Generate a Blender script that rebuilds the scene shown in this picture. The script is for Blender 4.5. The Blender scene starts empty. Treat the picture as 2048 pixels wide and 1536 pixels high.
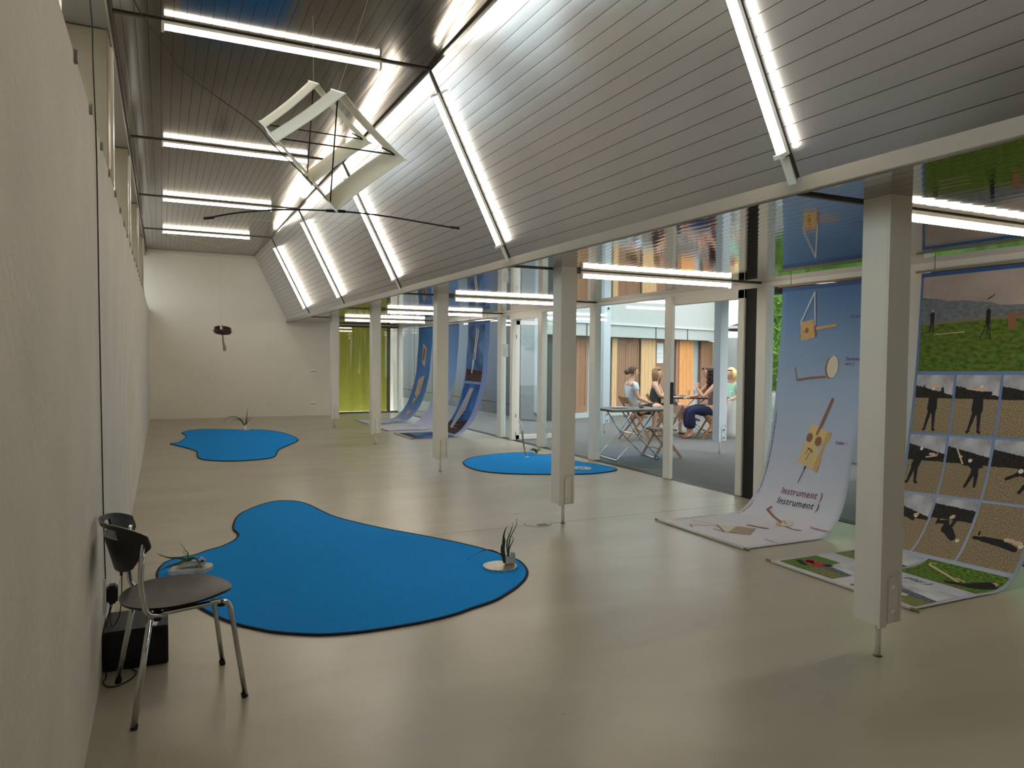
import bpy, bmesh, math, random
from mathutils import Vector, Matrix, Quaternion
random.seed(7)
S = bpy.context.scene
COL = S.collection
PI = math.pi

# ---------------------------------------------------------------- camera, world, exposure
F_PX, YAW, PITCH, ROLL, CAM_H = 1473.32, math.radians(25.4136), math.radians(2.0692), math.radians(0.5032), 1.55
Fv = Vector((math.sin(YAW)*math.cos(PITCH), math.cos(YAW)*math.cos(PITCH), -math.sin(PITCH)))
Rv = Vector((math.cos(YAW), -math.sin(YAW), 0)); Uv = Rv.cross(Fv)
R2 = Rv*math.cos(ROLL)+Uv*math.sin(ROLL); U2 = -Rv*math.sin(ROLL)+Uv*math.cos(ROLL)
cd = bpy.data.cameras.new('camera'); cam = bpy.data.objects.new('camera', cd); COL.objects.link(cam)
cd.sensor_width = 36; cd.sensor_fit = 'HORIZONTAL'; cd.lens = F_PX*36/2048; cd.clip_start = .02; cd.clip_end = 300
M = Matrix.Identity(4)
for i in range(3):
    M[i][0] = R2[i]; M[i][1] = U2[i]; M[i][2] = -Fv[i]
M[0][3], M[1][3], M[2][3] = 0, 0, CAM_H
cam.matrix_world = M
S.camera = cam
S.view_settings.view_transform = 'Standard'; S.view_settings.look = 'None'
S.view_settings.exposure = 1.65; S.view_settings.gamma = 1; S.view_settings.use_curve_mapping = False
W = bpy.data.worlds.new('overcast'); S.world = W; W.use_nodes = True
wn = W.node_tree; bgn = wn.nodes['Background']
bgn.inputs['Color'].default_value = (.90, .955, 1.0, 1); bgn.inputs['Strength'].default_value = 1.0
sd = bpy.data.lights.new('sun', 'SUN'); sd.energy = .25; sd.angle = math.radians(25); sd.color = (1, .97, .9)
sun = bpy.data.objects.new('sun', sd); COL.objects.link(sun); sun.rotation_euler = (math.radians(32), math.radians(18), 0)
TUBE_STRENGTH = 9.5

# ---------------------------------------------------------------- materials
def lin(c):
    return tuple(((x/255)/12.92 if x/255 <= .04045 else ((x/255+.055)/1.055)**2.4) for x in c)
def mat(name, rgb, rough=.5, metal=0, spec=.5, noise=0, nscale=8, bump=0, bscale=60, emit=None, estr=0, rgb2=None, coat=0, trans=0, alpha=1, stretch=None):
    m = bpy.data.materials.new(name); m.use_nodes = True; nt = m.node_tree; b = nt.nodes['Principled BSDF']
    c = lin(rgb)
    b.inputs['Base Color'].default_value = (*c, 1); b.inputs['Roughness'].default_value = rough
    b.inputs['Metallic'].default_value = metal; b.inputs['Specular IOR Level'].default_value = spec
    b.inputs['Coat Weight'].default_value = coat; b.inputs['Transmission Weight'].default_value = trans
    b.inputs['Alpha'].default_value = alpha
    if emit: b.inputs['Emission Color'].default_value = (*emit, 1); b.inputs['Emission Strength'].default_value = estr
    def tc(sc):
        t = nt.nodes.new('ShaderNodeTexCoord'); mp = nt.nodes.new('ShaderNodeMapping')
        nt.links.new(t.outputs['Object'], mp.inputs[0]); mp.inputs['Scale'].default_value = stretch or (1, 1, 1)
        n = nt.nodes.new('ShaderNodeTexNoise'); n.inputs['Scale'].default_value = sc; n.inputs['Detail'].default_value = 5
        nt.links.new(mp.outputs[0], n.inputs['Vector']); return n
    if noise or rgb2:
        n = tc(nscale); r = nt.nodes.new('ShaderNodeValToRGB'); nt.links.new(n.outputs['Fac'], r.inputs[0])
        c2 = lin(rgb2) if rgb2 else tuple(min(1, x*(1+noise)) for x in c); c1 = c if rgb2 else tuple(x*(1-noise) for x in c)
        r.color_ramp.elements[0].position = .32; r.color_ramp.elements[1].position = .68
        r.color_ramp.elements[0].color = (*c1, 1); r.color_ramp.elements[1].color = (*c2, 1)
        nt.links.new(r.outputs[0], b.inputs['Base Color'])
    if bump:
        n = tc(bscale); bp = nt.nodes.new('ShaderNodeBump'); bp.inputs['Strength'].default_value = bump; bp.inputs['Distance'].default_value = .01
        nt.links.new(n.outputs['Fac'], bp.inputs['Height']); nt.links.new(bp.outputs[0], b.inputs['Normal'])
    return m
MT = {}
MT['wall'] = mat('white_wall_paint', (220, 211, 198), .75, noise=.05, nscale=2.5, bump=.25, bscale=25)
MT['farwall'] = mat('white_plaster', (226, 218, 204), .8, noise=.03, nscale=1.2)
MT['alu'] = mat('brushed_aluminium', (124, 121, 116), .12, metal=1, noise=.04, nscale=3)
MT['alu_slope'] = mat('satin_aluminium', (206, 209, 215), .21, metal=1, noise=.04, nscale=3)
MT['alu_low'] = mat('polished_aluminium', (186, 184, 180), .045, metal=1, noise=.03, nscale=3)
MT['backing'] = mat('dark_backing', (40, 38, 35), .8)
MT['trim'] = mat('pale_metal_trim', (150, 143, 130), .6)
MT['column'] = mat('white_steel_paint', (226, 221, 209), .5, bump=.05, bscale=150)
MT['frame'] = mat('white_window_frame', (228, 226, 218), .4)
MT['strip'] = mat('dark_metal_strip', (92, 86, 76), .5, metal=.5)
MT['black'] = mat('black_rubber', (16, 16, 17), .6)
MT['tube'] = mat('glowing_tube', (255, 240, 215), .5, emit=(1, .89, .74), estr=TUBE_STRENGTH)
MT['white'] = mat('white_plastic', (232, 230, 224), .45)
MT['beige'] = mat('beige_metal_panel', (150, 136, 112), .5, metal=.2, noise=.04)
MT['asphalt'] = mat('grey_asphalt', (106, 104, 103), .9, noise=.22, nscale=120, bump=.4, bscale=200)
MT['chrome'] = mat('chrome', (205, 206, 208), .12, metal=1)
MT['blackwood'] = mat('black_stained_wood', (30, 28, 27), .33, bump=.06, bscale=90, noise=.15)
MT['seatwood'] = mat('worn_black_wood', (30, 25, 20), .36, spec=.22, bump=.05, bscale=90, noise=.15, nscale=14)
MT['wood'] = mat('beech_wood', (168, 118, 72), .5, noise=.12, nscale=10, stretch=(6, 1, 1))
MT['lightwood'] = mat('light_pine', (228, 184, 134), .55, noise=.12, nscale=6, stretch=(5, 5, .5))
MT['brownwood'] = mat('brown_oiled_wood', (160, 118, 90), .55, noise=.1, nscale=7, stretch=(6, 6, .5))
MT['orange'] = mat('orange_wood', (224, 158, 92), .55, noise=.12, nscale=6, stretch=(5, 5, .5))
MT['outwhite'] = mat('white_render', (184, 188, 187), .8)
MT['slate'] = mat('slate_grey_cladding', (62, 65, 68), .6)
MT['extcol'] = mat('pale_grey_steel', (212, 220, 228), .45)
MT['rug'] = mat('blue_felt', (34, 152, 236), .95, spec=.1, noise=.06, nscale=60, bump=.35, bscale=500)
MT['rugedge'] = mat('navy_binding', (28, 40, 66), .9)
MT['cream'] = mat('cream_sailcloth', (222, 218, 200), .8, trans=0)
MT['cord'] = mat('black_cord', (22, 21, 20), .7)
MT['thread'] = mat('pale_thread', (200, 192, 170), .7)
MT['outtable'] = mat('dark_table_top', (96, 92, 88), .35)
MT['skin'] = mat('skin', (226, 176, 150), .55)
MT['skin2'] = mat('tanned_skin', (196, 146, 116), .55)
MT['leaf'] = mat('green_leaf', (88, 150, 40), .5, rgb2=(150, 205, 80), nscale=1.5)
MT['leafd'] = mat('deep_green_leaf', (48, 96, 36), .5, rgb2=(96, 150, 60), nscale=2)
MT['gravel'] = mat('pale_gravel', (124, 119, 108), .9, noise=.2, nscale=20)
MT['bark'] = mat('bark', (98, 80, 62), .9, noise=.2)
MT['aloe'] = mat('grey_green_leaf', (62, 92, 50), .45, noise=.2, nscale=20)
MT['grassblade'] = mat('dark_green_blade', (38, 58, 34), .5)
MT['crystal'] = mat('clear_resin', (225, 225, 220), .15, trans=.45, bump=.6, bscale=40)
MT['paper'] = mat('white_paper', (236, 236, 238), .8)
MT['ink'] = mat('black_ink', (24, 24, 30), .7)
MT['inkred'] = mat('burgundy_ink', (120, 34, 66), .7)
MT['ply'] = mat('printed_plywood', (196, 164, 112), .7, noise=.08, nscale=20)
MT['plydark'] = mat('printed_dark_wood', (140, 96, 66), .7)
MT['hide'] = mat('printed_drum_skin', (214, 208, 190), .7)
MT['strap'] = mat('printed_white_strap', (214, 220, 226), .7)
MT['cardb'] = mat('printed_cardboard', (196, 174, 152), .7, noise=.06)
MT['cardd'] = mat('printed_cardboard_fold', (128, 104, 88), .7)
MT['rod'] = mat('wooden_dowel', (150, 132, 98), .5)
MT['hem'] = mat('banner_hem', (206, 206, 204), .6)
MT['bluetrim'] = mat('banner_top_hem', (44, 84, 150), .7)
MT['ring'] = mat('dark_red_drum_ring', (66, 34, 30), .5, noise=.3, nscale=30)
MT['fleshwood'] = mat('pale_driftwood', (150, 128, 104), .8, noise=.15)

def glassmat(name, tint=(.93, .97, .96), ior=1.5):
    m = bpy.data.materials.new(name); m.use_nodes = True; nt = m.node_tree; nt.nodes.clear()
    o = nt.nodes.new('ShaderNodeOutputMaterial'); mx = nt.nodes.new('ShaderNodeMixShader')
    t = nt.nodes.new('ShaderNodeBsdfTransparent'); g = nt.nodes.new('ShaderNodeBsdfGlossy'); f = nt.nodes.new('ShaderNodeFresnel')
    t.inputs[0].default_value = (*tint, 1); g.inputs['Roughness'].default_value = .01; g.inputs[0].default_value = (1, 1, 1, 1); f.inputs[0].default_value = ior
    ge = nt.nodes.new('ShaderNodeNewGeometry'); mt = nt.nodes.new('ShaderNodeMath'); mt.operation = 'SUBTRACT'; mt.inputs[0].default_value = 1
    m2 = nt.nodes.new('ShaderNodeMath'); m2.operation = 'MULTIPLY'; nt.links.new(ge.outputs['Backfacing'], mt.inputs[1])
    nt.links.new(mt.outputs[0], m2.inputs[0]); nt.links.new(f.outputs[0], m2.inputs[1])
    nt.links.new(m2.outputs[0], mx.inputs[0]); nt.links.new(t.outputs[0], mx.inputs[1]); nt.links.new(g.outputs[0], mx.inputs[2]); nt.links.new(mx.outputs[0], o.inputs[0])
    return m
MT['glass'] = glassmat('window_glass')
MT['drinkglass'] = glassmat('drinking_glass', (.9, .93, .93), 1.35)

def floor_mat():
    m = mat('polished_screed', (176, 167, 147), .38, spec=.5); nt = m.node_tree; b = nt.nodes['Principled BSDF']
    t = nt.nodes.new('ShaderNodeTexCoord'); L = nt.links
    n = nt.nodes.new('ShaderNodeTexNoise'); n.inputs['Scale'].default_value = 1.1; n.inputs['Detail'].default_value = 8; n.inputs['Distortion'].default_value = .6
    mp = nt.nodes.new('ShaderNodeMapping'); mp.inputs['Scale'].default_value = (.6, 1.6, 1); L.new(t.outputs['Object'], mp.inputs[0]); L.new(mp.outputs[0], n.inputs[0])
    r = nt.nodes.new('ShaderNodeValToRGB'); e = r.color_ramp.elements; e[0].position = .3; e[1].position = .72
    e[0].color = (*lin((166, 156, 136)), 1); e[1].color = (*lin((184, 176, 157)), 1); L.new(n.outputs['Fac'], r.inputs[0]); L.new(r.outputs[0], b.inputs['Base Color'])
    n2 = nt.nodes.new('ShaderNodeTexNoise'); n2.inputs['Scale'].default_value = 6; n2.inputs['Detail'].default_value = 9; L.new(mp.outputs[0], n2.inputs[0])
    r2 = nt.nodes.new('ShaderNodeMapRange'); r2.inputs['From Min'].default_value = .15; r2.inputs['From Max'].default_value = .85; r2.inputs['To Min'].default_value = .26; r2.inputs['To Max'].default_value = .34
    L.new(n2.outputs['Fac'], r2.inputs[0]); L.new(r2.outputs[0], b.inputs['Roughness'])
    bp = nt.nodes.new('ShaderNodeBump'); bp.inputs['Strength'].default_value = .01; bp.inputs['Distance'].default_value = .01
    L.new(n2.outputs['Fac'], bp.inputs['Height']); L.new(bp.outputs[0], b.inputs['Normal'])
    return m
MT['floor'] = floor_mat()

# ---------------------------------------------------------------- helpers
def tag(o, label=None, cat=None, group=None, kind=None):
    if label: o['label'] = label
    if cat: o['category'] = cat
    if group: o['group'] = group
    if kind: o['kind'] = kind
    return o
def empty(name, loc, rz=0, **k):
    o = bpy.data.objects.new(name, None); COL.objects.link(o); o.location = loc; o.rotation_euler = (0, 0, rz); o.empty_display_size = .1
    return tag(o, **k)
class MB:
    def __init__(s): s.v = []; s.f = []; s.uv = None
    def add(s, v, f):
        n = len(s.v); s.v += [tuple(p) for p in v]; s.f += [tuple(i+n for i in q) for q in f]; return s
    def box(s, x0, x1, y0, y1, z0, z1, b=0):
        if b <= 0:
            v = [(x, y, z) for x in (x0, x1) for y in (y0, y1) for z in (z0, z1)]
            return s.add(v, [(0, 1, 3, 2), (4, 6, 7, 5), (0, 4, 5, 1), (2, 3, 7, 6), (0, 2, 6, 4), (1, 5, 7, 3)])
        bm = bmesh.new(); bmesh.ops.create_cube(bm, size=1)
        for q in bm.verts: q.co = Vector(((x0+x1)/2+q.co.x*(x1-x0), (y0+y1)/2+q.co.y*(y1-y0), (z0+z1)/2+q.co.z*(z1-z0)))
        bmesh.ops.bevel(bm, geom=list(bm.edges), offset=b, segments=2, affect='EDGES')
        bm.verts.index_update(); s.add([q.co[:] for q in bm.verts], [[q.index for q in f.verts] for f in bm.faces]); bm.free(); return s
    def hexa(s, P): return s.add(P, [(0, 3, 2, 1), (4, 5, 6, 7), (0, 1, 5, 4), (1, 2, 6, 5), (2, 3, 7, 6), (3, 0, 4, 7)])
    def bar(s, a, b, w, h, up=(0, 0, 1)):
        a = Vector(a); b = Vector(b); d = (b-a).normalized(); u = Vector(up); x = d.cross(u)
        if x.length < 1e-4: x = d.cross(Vector((1, 0, 0)))
        x.normalize(); u = x.cross(d).normalized(); q = []
        for p in (a, b):
            for i, j in ((-1, -1), (1, -1), (1, 1), (-1, 1)): q.append(p+x*w/2*i+u*h/2*j)
        return s.hexa(q)
    def tube(s, pts, r, n=8, cap=True):
        pts = [Vector(p) for p in pts]; k = len(pts); R = r if isinstance(r, (list, tuple)) else [r]*k
        base = len(s.v); t0 = (pts[1]-pts[0]).normalized(); ref = Vector((0, 0, 1)) if abs(t0.z) < .9 else Vector((1, 0, 0))
        x = t0.cross(ref).normalized(); vs = []
        for i, p in enumerate(pts):
            t = (pts[min(i+1, k-1)]-pts[max(i-1, 0)]).normalized(); x = (x-t*x.dot(t))
            if x.length < 1e-6: x = t.cross(Vector((0, 1, .3)))
            x.normalize(); y = t.cross(x)
            for j in range(n):
                a = 2*PI*j/n; vs.append(p+(x*math.cos(a)+y*math.sin(a))*R[i])
        fs = [(i*n+j, i*n+(j+1) % n, (i+1)*n+(j+1) % n, (i+1)*n+j) for i in range(k-1) for j in range(n)]
        if cap: fs += [tuple(range(n-1, -1, -1)), tuple((k-1)*n+j for j in range(n))]
        return s.add(vs, fs)
    def lathe(s, c, prof, n=20, ax=None):
        c = Vector(c); q = Vector((0, 0, 1)).rotation_difference(Vector(ax)) if ax else Quaternion()
        vs = []; k = len(prof)
        for r, z in prof:
            for j in range(n): a = 2*PI*j/n; vs.append(c+q @ Vector((r*math.cos(a), r*math.sin(a), z)))
        fs = [(i*n+j, i*n+(j+1) % n, (i+1)*n+(j+1) % n, (i+1)*n+j) for i in range(k-1) for j in range(n)]
        fs += [tuple(range(n-1, -1, -1)), tuple((k-1)*n+j for j in range(n))]
        return s.add(vs, fs)
    def ball(s, c, r, n=12, m=8, rot=None):
        c = Vector(c); R = r if isinstance(r, (tuple, list)) else (r, r, r); vs = []
        for i in range(m+1):
            a = PI*i/m
            for j in range(n):
                b = 2*PI*j/n; p = Vector((R[0]*math.sin(a)*math.cos(b), R[1]*math.sin(a)*math.sin(b), R[2]*math.cos(a)))
                vs.append(c+(rot @ p if rot else p))
        return s.add(vs, [(i*n+j, (i+1)*n+j, (i+1)*n+(j+1) % n, i*n+(j+1) % n) for i in range(m) for j in range(n)])
    def prism(s, poly, z0, z1):
        n = len(poly); v = [(x, y, z0) for x, y in poly]+[(x, y, z1) for x, y in poly]
        return s.add(v, [tuple(range(n-1, -1, -1)), tuple(range(n, 2*n))]+[(i, (i+1) % n, n+(i+1) % n, n+i) for i in range(n)])
    def grid(s, fn, nu, nv, thick=None):
        base = len(s.v); vs = [fn(i/nu, j/nv) for i in range(nu+1) for j in range(nv+1)]
        s.add(vs, [(i*(nv+1)+j, (i+1)*(nv+1)+j, (i+1)*(nv+1)+j+1, i*(nv+1)+j+1) for i in range(nu) for j in range(nv)])
        return s
    def build(s, name, m, parent=None, local=False, smooth=False, origin=None, clean=False):
        me = bpy.data.meshes.new(name)
        off = Vector((0, 0, 0))
        if parent is not None and not local: off = Vector(parent.location) if parent.parent is None else Vector(parent.location)+Vector(parent.parent.location)
        if origin is not None: off = Vector(origin)
        me.from_pydata([tuple(Vector(p)-off) for p in s.v], [], s.f)
        if clean:
            bm = bmesh.new(); bm.from_mesh(me); bmesh.ops.remove_doubles(bm, verts=bm.verts, dist=1e-5); bmesh.ops.recalc_face_normals(bm, faces=bm.faces); bm.to_mesh(me); bm.free()
        me.materials.append(m)
        if smooth: me.polygons.foreach_set('use_smooth', [True]*len(me.polygons))
        o = bpy.data.objects.new(name, me); COL.objects.link(o)
        if parent is not None: o.parent = parent
        if origin is not None and parent is None: o.location = origin
        return o
def smooth_path(pts, n=6, closed=False):
    P = [Vector(p) for p in pts]
    if closed: Q = [P[-1]]+P+[P[0], P[1]]
    else: Q = [2*P[0]-P[1]]+P+[2*P[-1]-P[-2]]
    out = []
    for i in range(1, len(Q)-2):
        a, b, c, d = Q[i-1:i+3]
        for k in range(n):
            t = k/n; out.append(.5*((2*b)+(c-a)*t+(2*a-5*b+4*c-d)*t*t+(3*b-a-3*c+d)*t**3))
    if not closed: out.append(P[-1])
    return out
def bez_corner(path, r=.04, n=5):
    P = [Vector(p) for p in path]; out = [P[0]]
    for i in range(1, len(P)-1):
        a = (P[i-1]-P[i]); b = (P[i+1]-P[i]); ra = min(r, a.length*.45); rb = min(r, b.length*.45)
        A = P[i]+a.normalized()*ra; B = P[i]+b.normalized()*rb
        for k in range(n+1):
            t = k/n; out.append(A*(1-t)**2+P[i]*2*t*(1-t)+B*t*t)
    out.append(P[-1]); return out
def share(src, name, parent=None, loc=None, rz=None):
    c = src.copy(); COL.objects.link(c); c.name = name
    if parent is not None: c.parent = parent
    if loc is not None: c.location = loc
    if rz is not None: c.rotation_euler = (0, 0, rz)
    return c
def copy_tree(o, parent=None):
    c = o.copy(); COL.objects.link(c); c.parent = parent
    for ch in list(o.children): copy_tree(ch, c)
    return c

# ---------------------------------------------------------------- the room
XL, YF, XG, YB = -.275, 19.44, 5.92, -3.0
ZL, ZU, XCL, ZCL, XCU = 2.385, 4.02, 2.87, 2.40, 2.09
BAY = [-.62+3.3686*i for i in range(7)]; BAY[-1] = 19.6      # joint lines across the room
fl = MB().box(XL, XG+.04, YB, 6.03, -.2, 0).build('floor', MT['floor']); tag(fl, kind='structure')
# second cast of the floor past the thin joint
MB().box(XL, XG+.04, 6.036, 20.0, -.2, 0).build('floor_slab', MT['floor'], fl)
MB().box(XL, XG+.04, 6.029, 6.037, -.2, -.004).build('expansion_joint', MT['strip'], fl)
wl = MB().box(XL-.5, XL, YB, YF, 0, 2.62).build('wall_left', MT['wall']); tag(wl, kind='structure')
for i in range(22):
    y = 1.2+i*.62
    MB().box(XL-.03, XL+.012, y, y+.035, 2.585, 2.628, .003).build('clip', MT['trim'], wl)
# clerestory above the left wall: recessed vertical panels between deep fins
wc = MB().box(XL-.5, XL-.40, YB, YF, 2.62, 2.70, .004).build('window_3', MT['beige']); tag(wc, kind='structure')
first = fp = None
for i in range(27):
    y = -2.4+i*.842
    if y > 19.0: break
    if first is None:
        first = MB().box(XL-.5, XL-.37, 0, .055, 2.70, 3.87, .003).build('mullion', MT['beige'], wc); fp = MB().box(XL-.455, XL-.449, .055, .842, 2.70, 3.87).build('pane', MT['glass'], wc)
        first.location = (0, y, 0); fp.location = (0, y, 0)
    else: share(first, 'mullion', wc, (0, y, 0)); share(fp, 'pane', wc, (0, y, 0))
gl = MB().box(-30, XL-.5, YB-10, 45, -.4, -.2).build('ground_left', MT['gravel']); tag(gl, kind='structure')
for i, y in enumerate(BAY[1:6]):
    MB().box(XL-.5, XL-.06, y-.04, y+.3, 2.621, 3.86, .004).build('fin', MT['beige'], wc)
    MB().box(XL-.07, XL-.045, y+.28, y+.42, 2.621, 3.86).build('fin_edge', MT['frame'], wc)
MB().box(XL-.5, XL-.05, YB, YF, 3.87, ZU+.19).build('head_channel', MT['trim'], wc)
MB().box(XL-.08, XL-.03, YB, YF, ZU-.06, ZU).build('edge_angle', MT['strip'], wc)
wrt = MB().box(XG-.02, XG+.3, YB, 2.2, 0, ZL+.1).build('wall_right_blocker', MT['farwall']); tag(wrt, kind='structure')  # unseen solid wall, added to keep side daylight off the nearest column
wf = MB().add([], []).box(XL-.5, 4.05, YF, YF+.25, 0, 2.4)
wf.add([(x, y, z) for y in (YF, YF+.25) for x, z in ((XL-.5, 2.4), (2.95, 2.4), (2.12, 4.15), (XL-.5, 4.15))], [(0, 1, 2, 3), (7, 6, 5, 4), (0, 4, 5, 1), (1, 5, 6, 2), (2, 6, 7, 3), (3, 7, 4, 0)])
wf = wf.build('wall_far', MT['farwall']); tag(wf, kind='structure')
wb = MB().box(XL-.5, XG, YB-.2, YB, 0, 4.2).build('wall_back', MT['farwall']); tag(wb, kind='structure')
MB().box(XL, XCU, YF-.012, YF, 3.93, 4.0).build('picture_rail', MT['farwall'], wf)

def slat_mesh(width, m, name, parent, bow=.00022, n=5):
    """one lining slat, 1 m long along local Y, face towards local -Z"""
    w = width-.0028
    pts = [(-w/2+w*k/n, bow*(1-math.sin(PI*k/n))) for k in range(n+1)]
    k = len(pts); b = MB().add([(x, y, z) for y in (0, 1) for x, z in pts], [(i, i+1, k+i+1, k+i) for i in range(k-1)])
    for x in (-w/2, w/2): b.add([(x, 0, bow), (x, 1, bow), (x, 1, .013), (x, 0, .013)], [(0, 1, 2, 3)])
    o = b.build(name, m, parent, local=True, smooth=True)
    o.data.materials.append(MT['backing'])
    for i in (-1, -2): o.data.polygons[i].material_index = 1
    return o
def ceiling(name, A, B, m, width, bays, label_kind='structure'):
    """A,B: (x,z) ends across the room; slats run along Y on the underside"""
    a = Vector((A[0], 0, A[1])); b = Vector((B[0], 0, B[1])); d = (b-a); L = d.length; d.normalize(); nrm = Vector((d.z, 0, -d.x))
    if nrm.z > 0: nrm = -nrm
    up = -nrm
    q = [a+up*.014, b+up*.014, b+up*.12, a+up*.12]
    bk = MB().add([p+Vector((0, y, 0)) for y in (YB, 19.9) for p in q], [(0, 1, 2, 3), (7, 6, 5, 4), (0, 4, 5, 1), (1, 5, 6, 2), (2, 6, 7, 3), (3, 7, 4, 0)]).build(name, MT['backing'])
    tag(bk, kind='structure')
    n = max(1, round(L/width)); w = L/n; src = None
    rot = Matrix((( -d.x if False else d.x, 0, up.x), (0, 1, 0), (d.z, 0, up.z))).to_4x4()
    for bi in bays:
        y0, y1 = BAY[bi]+.012, min(BAY[bi+1], 19.44 if name != 'ceiling_low' else 19.78)-.012
        if bi == 0: y0 = YB
        for i in range(n):
            if src is None: src = o = slat_mesh(w, m, 'slat', bk)
            else: o = share(src, 'slat', bk)
            p = a+d*(w*(i+.5)); M4 = Matrix.Translation(Vector((p.x, y0, p.z)))@rot@Matrix.Diagonal((1, y1-y0, 1, 1))
            o.matrix_local = M4
    for y in BAY[1:6]:
        MB().add([p+Vector((0, yy, 0)) for yy in (y-.013, y+.013) for p in (a+nrm*.012, b+nrm*.012, b+up*.02, a+up*.02)], [(0, 1, 2, 3), (7, 6, 5, 4), (0, 4, 5, 1), (1, 5, 6, 2), (2, 6, 7, 3), (3, 7, 4, 0)]).build('joint_strip', MT['strip'], bk)
    return bk
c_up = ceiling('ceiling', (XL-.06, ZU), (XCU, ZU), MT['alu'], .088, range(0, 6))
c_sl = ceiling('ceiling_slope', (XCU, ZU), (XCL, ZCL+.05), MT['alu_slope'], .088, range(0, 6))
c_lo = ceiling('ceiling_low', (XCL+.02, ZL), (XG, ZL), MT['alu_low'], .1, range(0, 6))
tr = MB().box(XCL-.012, XCL+.03, YB, 19.44, ZL-.006, ZCL+.055, .004).build('trim_1', MT['trim']); tag(tr, kind='structure')
tr = MB().box(XCU-.02, XCU+.02, YB, 19.44, ZU-.022, ZU+.01, .004).build('trim_2', MT['alu']); tag(tr, kind='structure')
roof = MB().box(XL-.6, 6.1, YB, 20.2, ZU+.2, ZU+.3).build('roof', MT['backing']); tag(roof, kind='structure')
soff = MB().box(XG-.02, 6.12, YB, 20.2, ZL, ZU+.3).build('wall_fascia', MT['extcol']); tag(soff, kind='structure')

# glass front
wr = MB().box(XG-.03, XG+.09, YB, 19.9, 2.335, ZL, .004).build('window_1', MT['frame']); tag(wr, kind='structure')
MB().box(XG-.03, XG+.09, YB, 20.0, -.02, .006).build('window_sill', MT['black'], wr)
posts = [(19.68, 19.85), (16.25, 16.35), (12.90, 13.08), (11.22, 11.38), (9.50, 9.66), (6.36, 6.46), (6.02, 6.17), (4.22, 4.37), (2.2, 2.35)]
for a, b in posts:
    MB().box(XG-.03, XG+.08, a, b, .0, 2.336, .004).build('mullion', MT['frame'], wr)
def pane(a, b, x=XG+.02, z0=.006, z1=2.336):
    return MB().box(x, x+.01, a, b, z0, z1).build('pane', MT['glass'], wr)
for a, b in ((16.35, 19.68), (13.08, 16.25), (12.5, 12.90), (9.66, 11.22), (7.74, 9.50), (4.37, 6.02), (2.35, 4.22)): pane(a, b)
MB().box(XG-.01, XG+.07, 6.18, 6.35, 0, 2.336).build('door_pocket', MT['black'], wr)
# hinged glass door, standing open outwards
d1 = MB().box(XG-.03, XG+.06, 12.40, 12.50, 0, 2.336, .004).box(XG-.03, XG+.06, 11.38, 12.40, 2.25, 2.336, .003).build('door_1', MT['frame']); tag(d1, kind='structure')
MB().box(XG+.07, XG+1.0, 12.44, 12.50, .01, .09, .003).box(XG+.07, XG+1.0, 12.44, 12.50, 2.16, 2.24, .003).box(XG+.07, XG+.15, 12.44, 12.50, .01, 2.24, .003).box(XG+.92, XG+1.0, 12.44, 12.50, .01, 2.24, .003).build('door_leaf', MT['white'], d1)
MB().box(XG+.15, XG+.92, 12.465, 12.475, .09, 2.16).build('pane', MT['glass'], d1)
for z in (.08, .42, 1.9, 2.18): MB().tube([(XG+.055, 12.41, z), (XG+.055, 12.41, z+.07)], .012, 8).build('hinge', MT['black'], d1)
# sliding glass door, half open
d2 = MB().box(XG-.06, XG-.005, 7.62, 7.76, .006, 2.335, .004).box(XG-.03, XG+.08, 6.36, 7.76, 2.235, 2.336, .003).build('door_2', MT['frame']); tag(d2, kind='structure')
MB().box(XG-.064, XG-.02, 7.606, 7.622, .97, 1.25).build('door_handle', MT['black'], d2)
MB().box(XG-.05, XG-.02, 6.46, 7.62, -.01, .004).build('door_track', MT['trim'], d2)
# glass end wall with curtain behind
we = MB().box(4.05, 5.9, 19.78, 19.84, 2.32, ZL).build('window_2', MT['strip']); tag(we, kind='structure')
MB().box(4.05, 5.9, 19.80, 19.81, .04, 2.32).build('pane', MT['glass'], we)
MB().box(4.05, 5.9, 19.76, 19.86, 0, .04).build('window_sill', MT['strip'], we)
MB().box(5.6, 5.68, 19.78, 19.86, .04, 2.32).build('mullion', MT['strip'], we)
cu = MB()
def cur(u, v):
    x = 3.6+2.1*u; a = math.sin(u*70)*.03+math.sin(u*31+1)*.035
    return (x, 20.12+a*(.6+.4*v)+.0, .03+2.3*v)
cu.grid(cur, 140, 6)
MT['curtain'] = mat('olive_curtain', (150, 146, 52), .7, noise=.12, nscale=4, stretch=(6, 6, .4))
ntc = MT['curtain'].node_tree; bc = ntc.nodes['Principled BSDF']; bc.inputs['Subsurface Weight'].default_value = 0
tl = ntc.nodes.new('ShaderNodeBsdfTranslucent'); tl.inputs[0].default_value = (*lin((150, 146, 56)), 1); mxs = ntc.nodes.new('ShaderNodeMixShader'); mxs.inputs[0].default_value = .5
ntc.links.new(bc.outputs[0], mxs.inputs[1]); ntc.links.new(tl.outputs[0], mxs.inputs[2]); ntc.links.new(mxs.outputs[0], ntc.nodes['Material Output'].inputs[0])
o = cu.build('curtain', MT['curtain'], smooth=True, origin=(4.6, 20.1, .03)); tag(o, 'floor-length olive green curtain hanging behind the glass end wall', 'curtain')
rb = MB().box(3.3, 6.1, 22.0, 22.2, -.2, 3).box(3.3, 3.4, 20.3, 22, -.2, 3).box(5.92, 6.1, 20.3, 21.2, -.2, 3).build('wall_beyond', MT['farwall']); tag(rb, kind='structure')
rc = MB().box(3.3, 6.1, 20.2, 22.2, 2.6, 2.8).build('ceiling_beyond', MT['farwall']); tag(rc, kind='structure')
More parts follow.
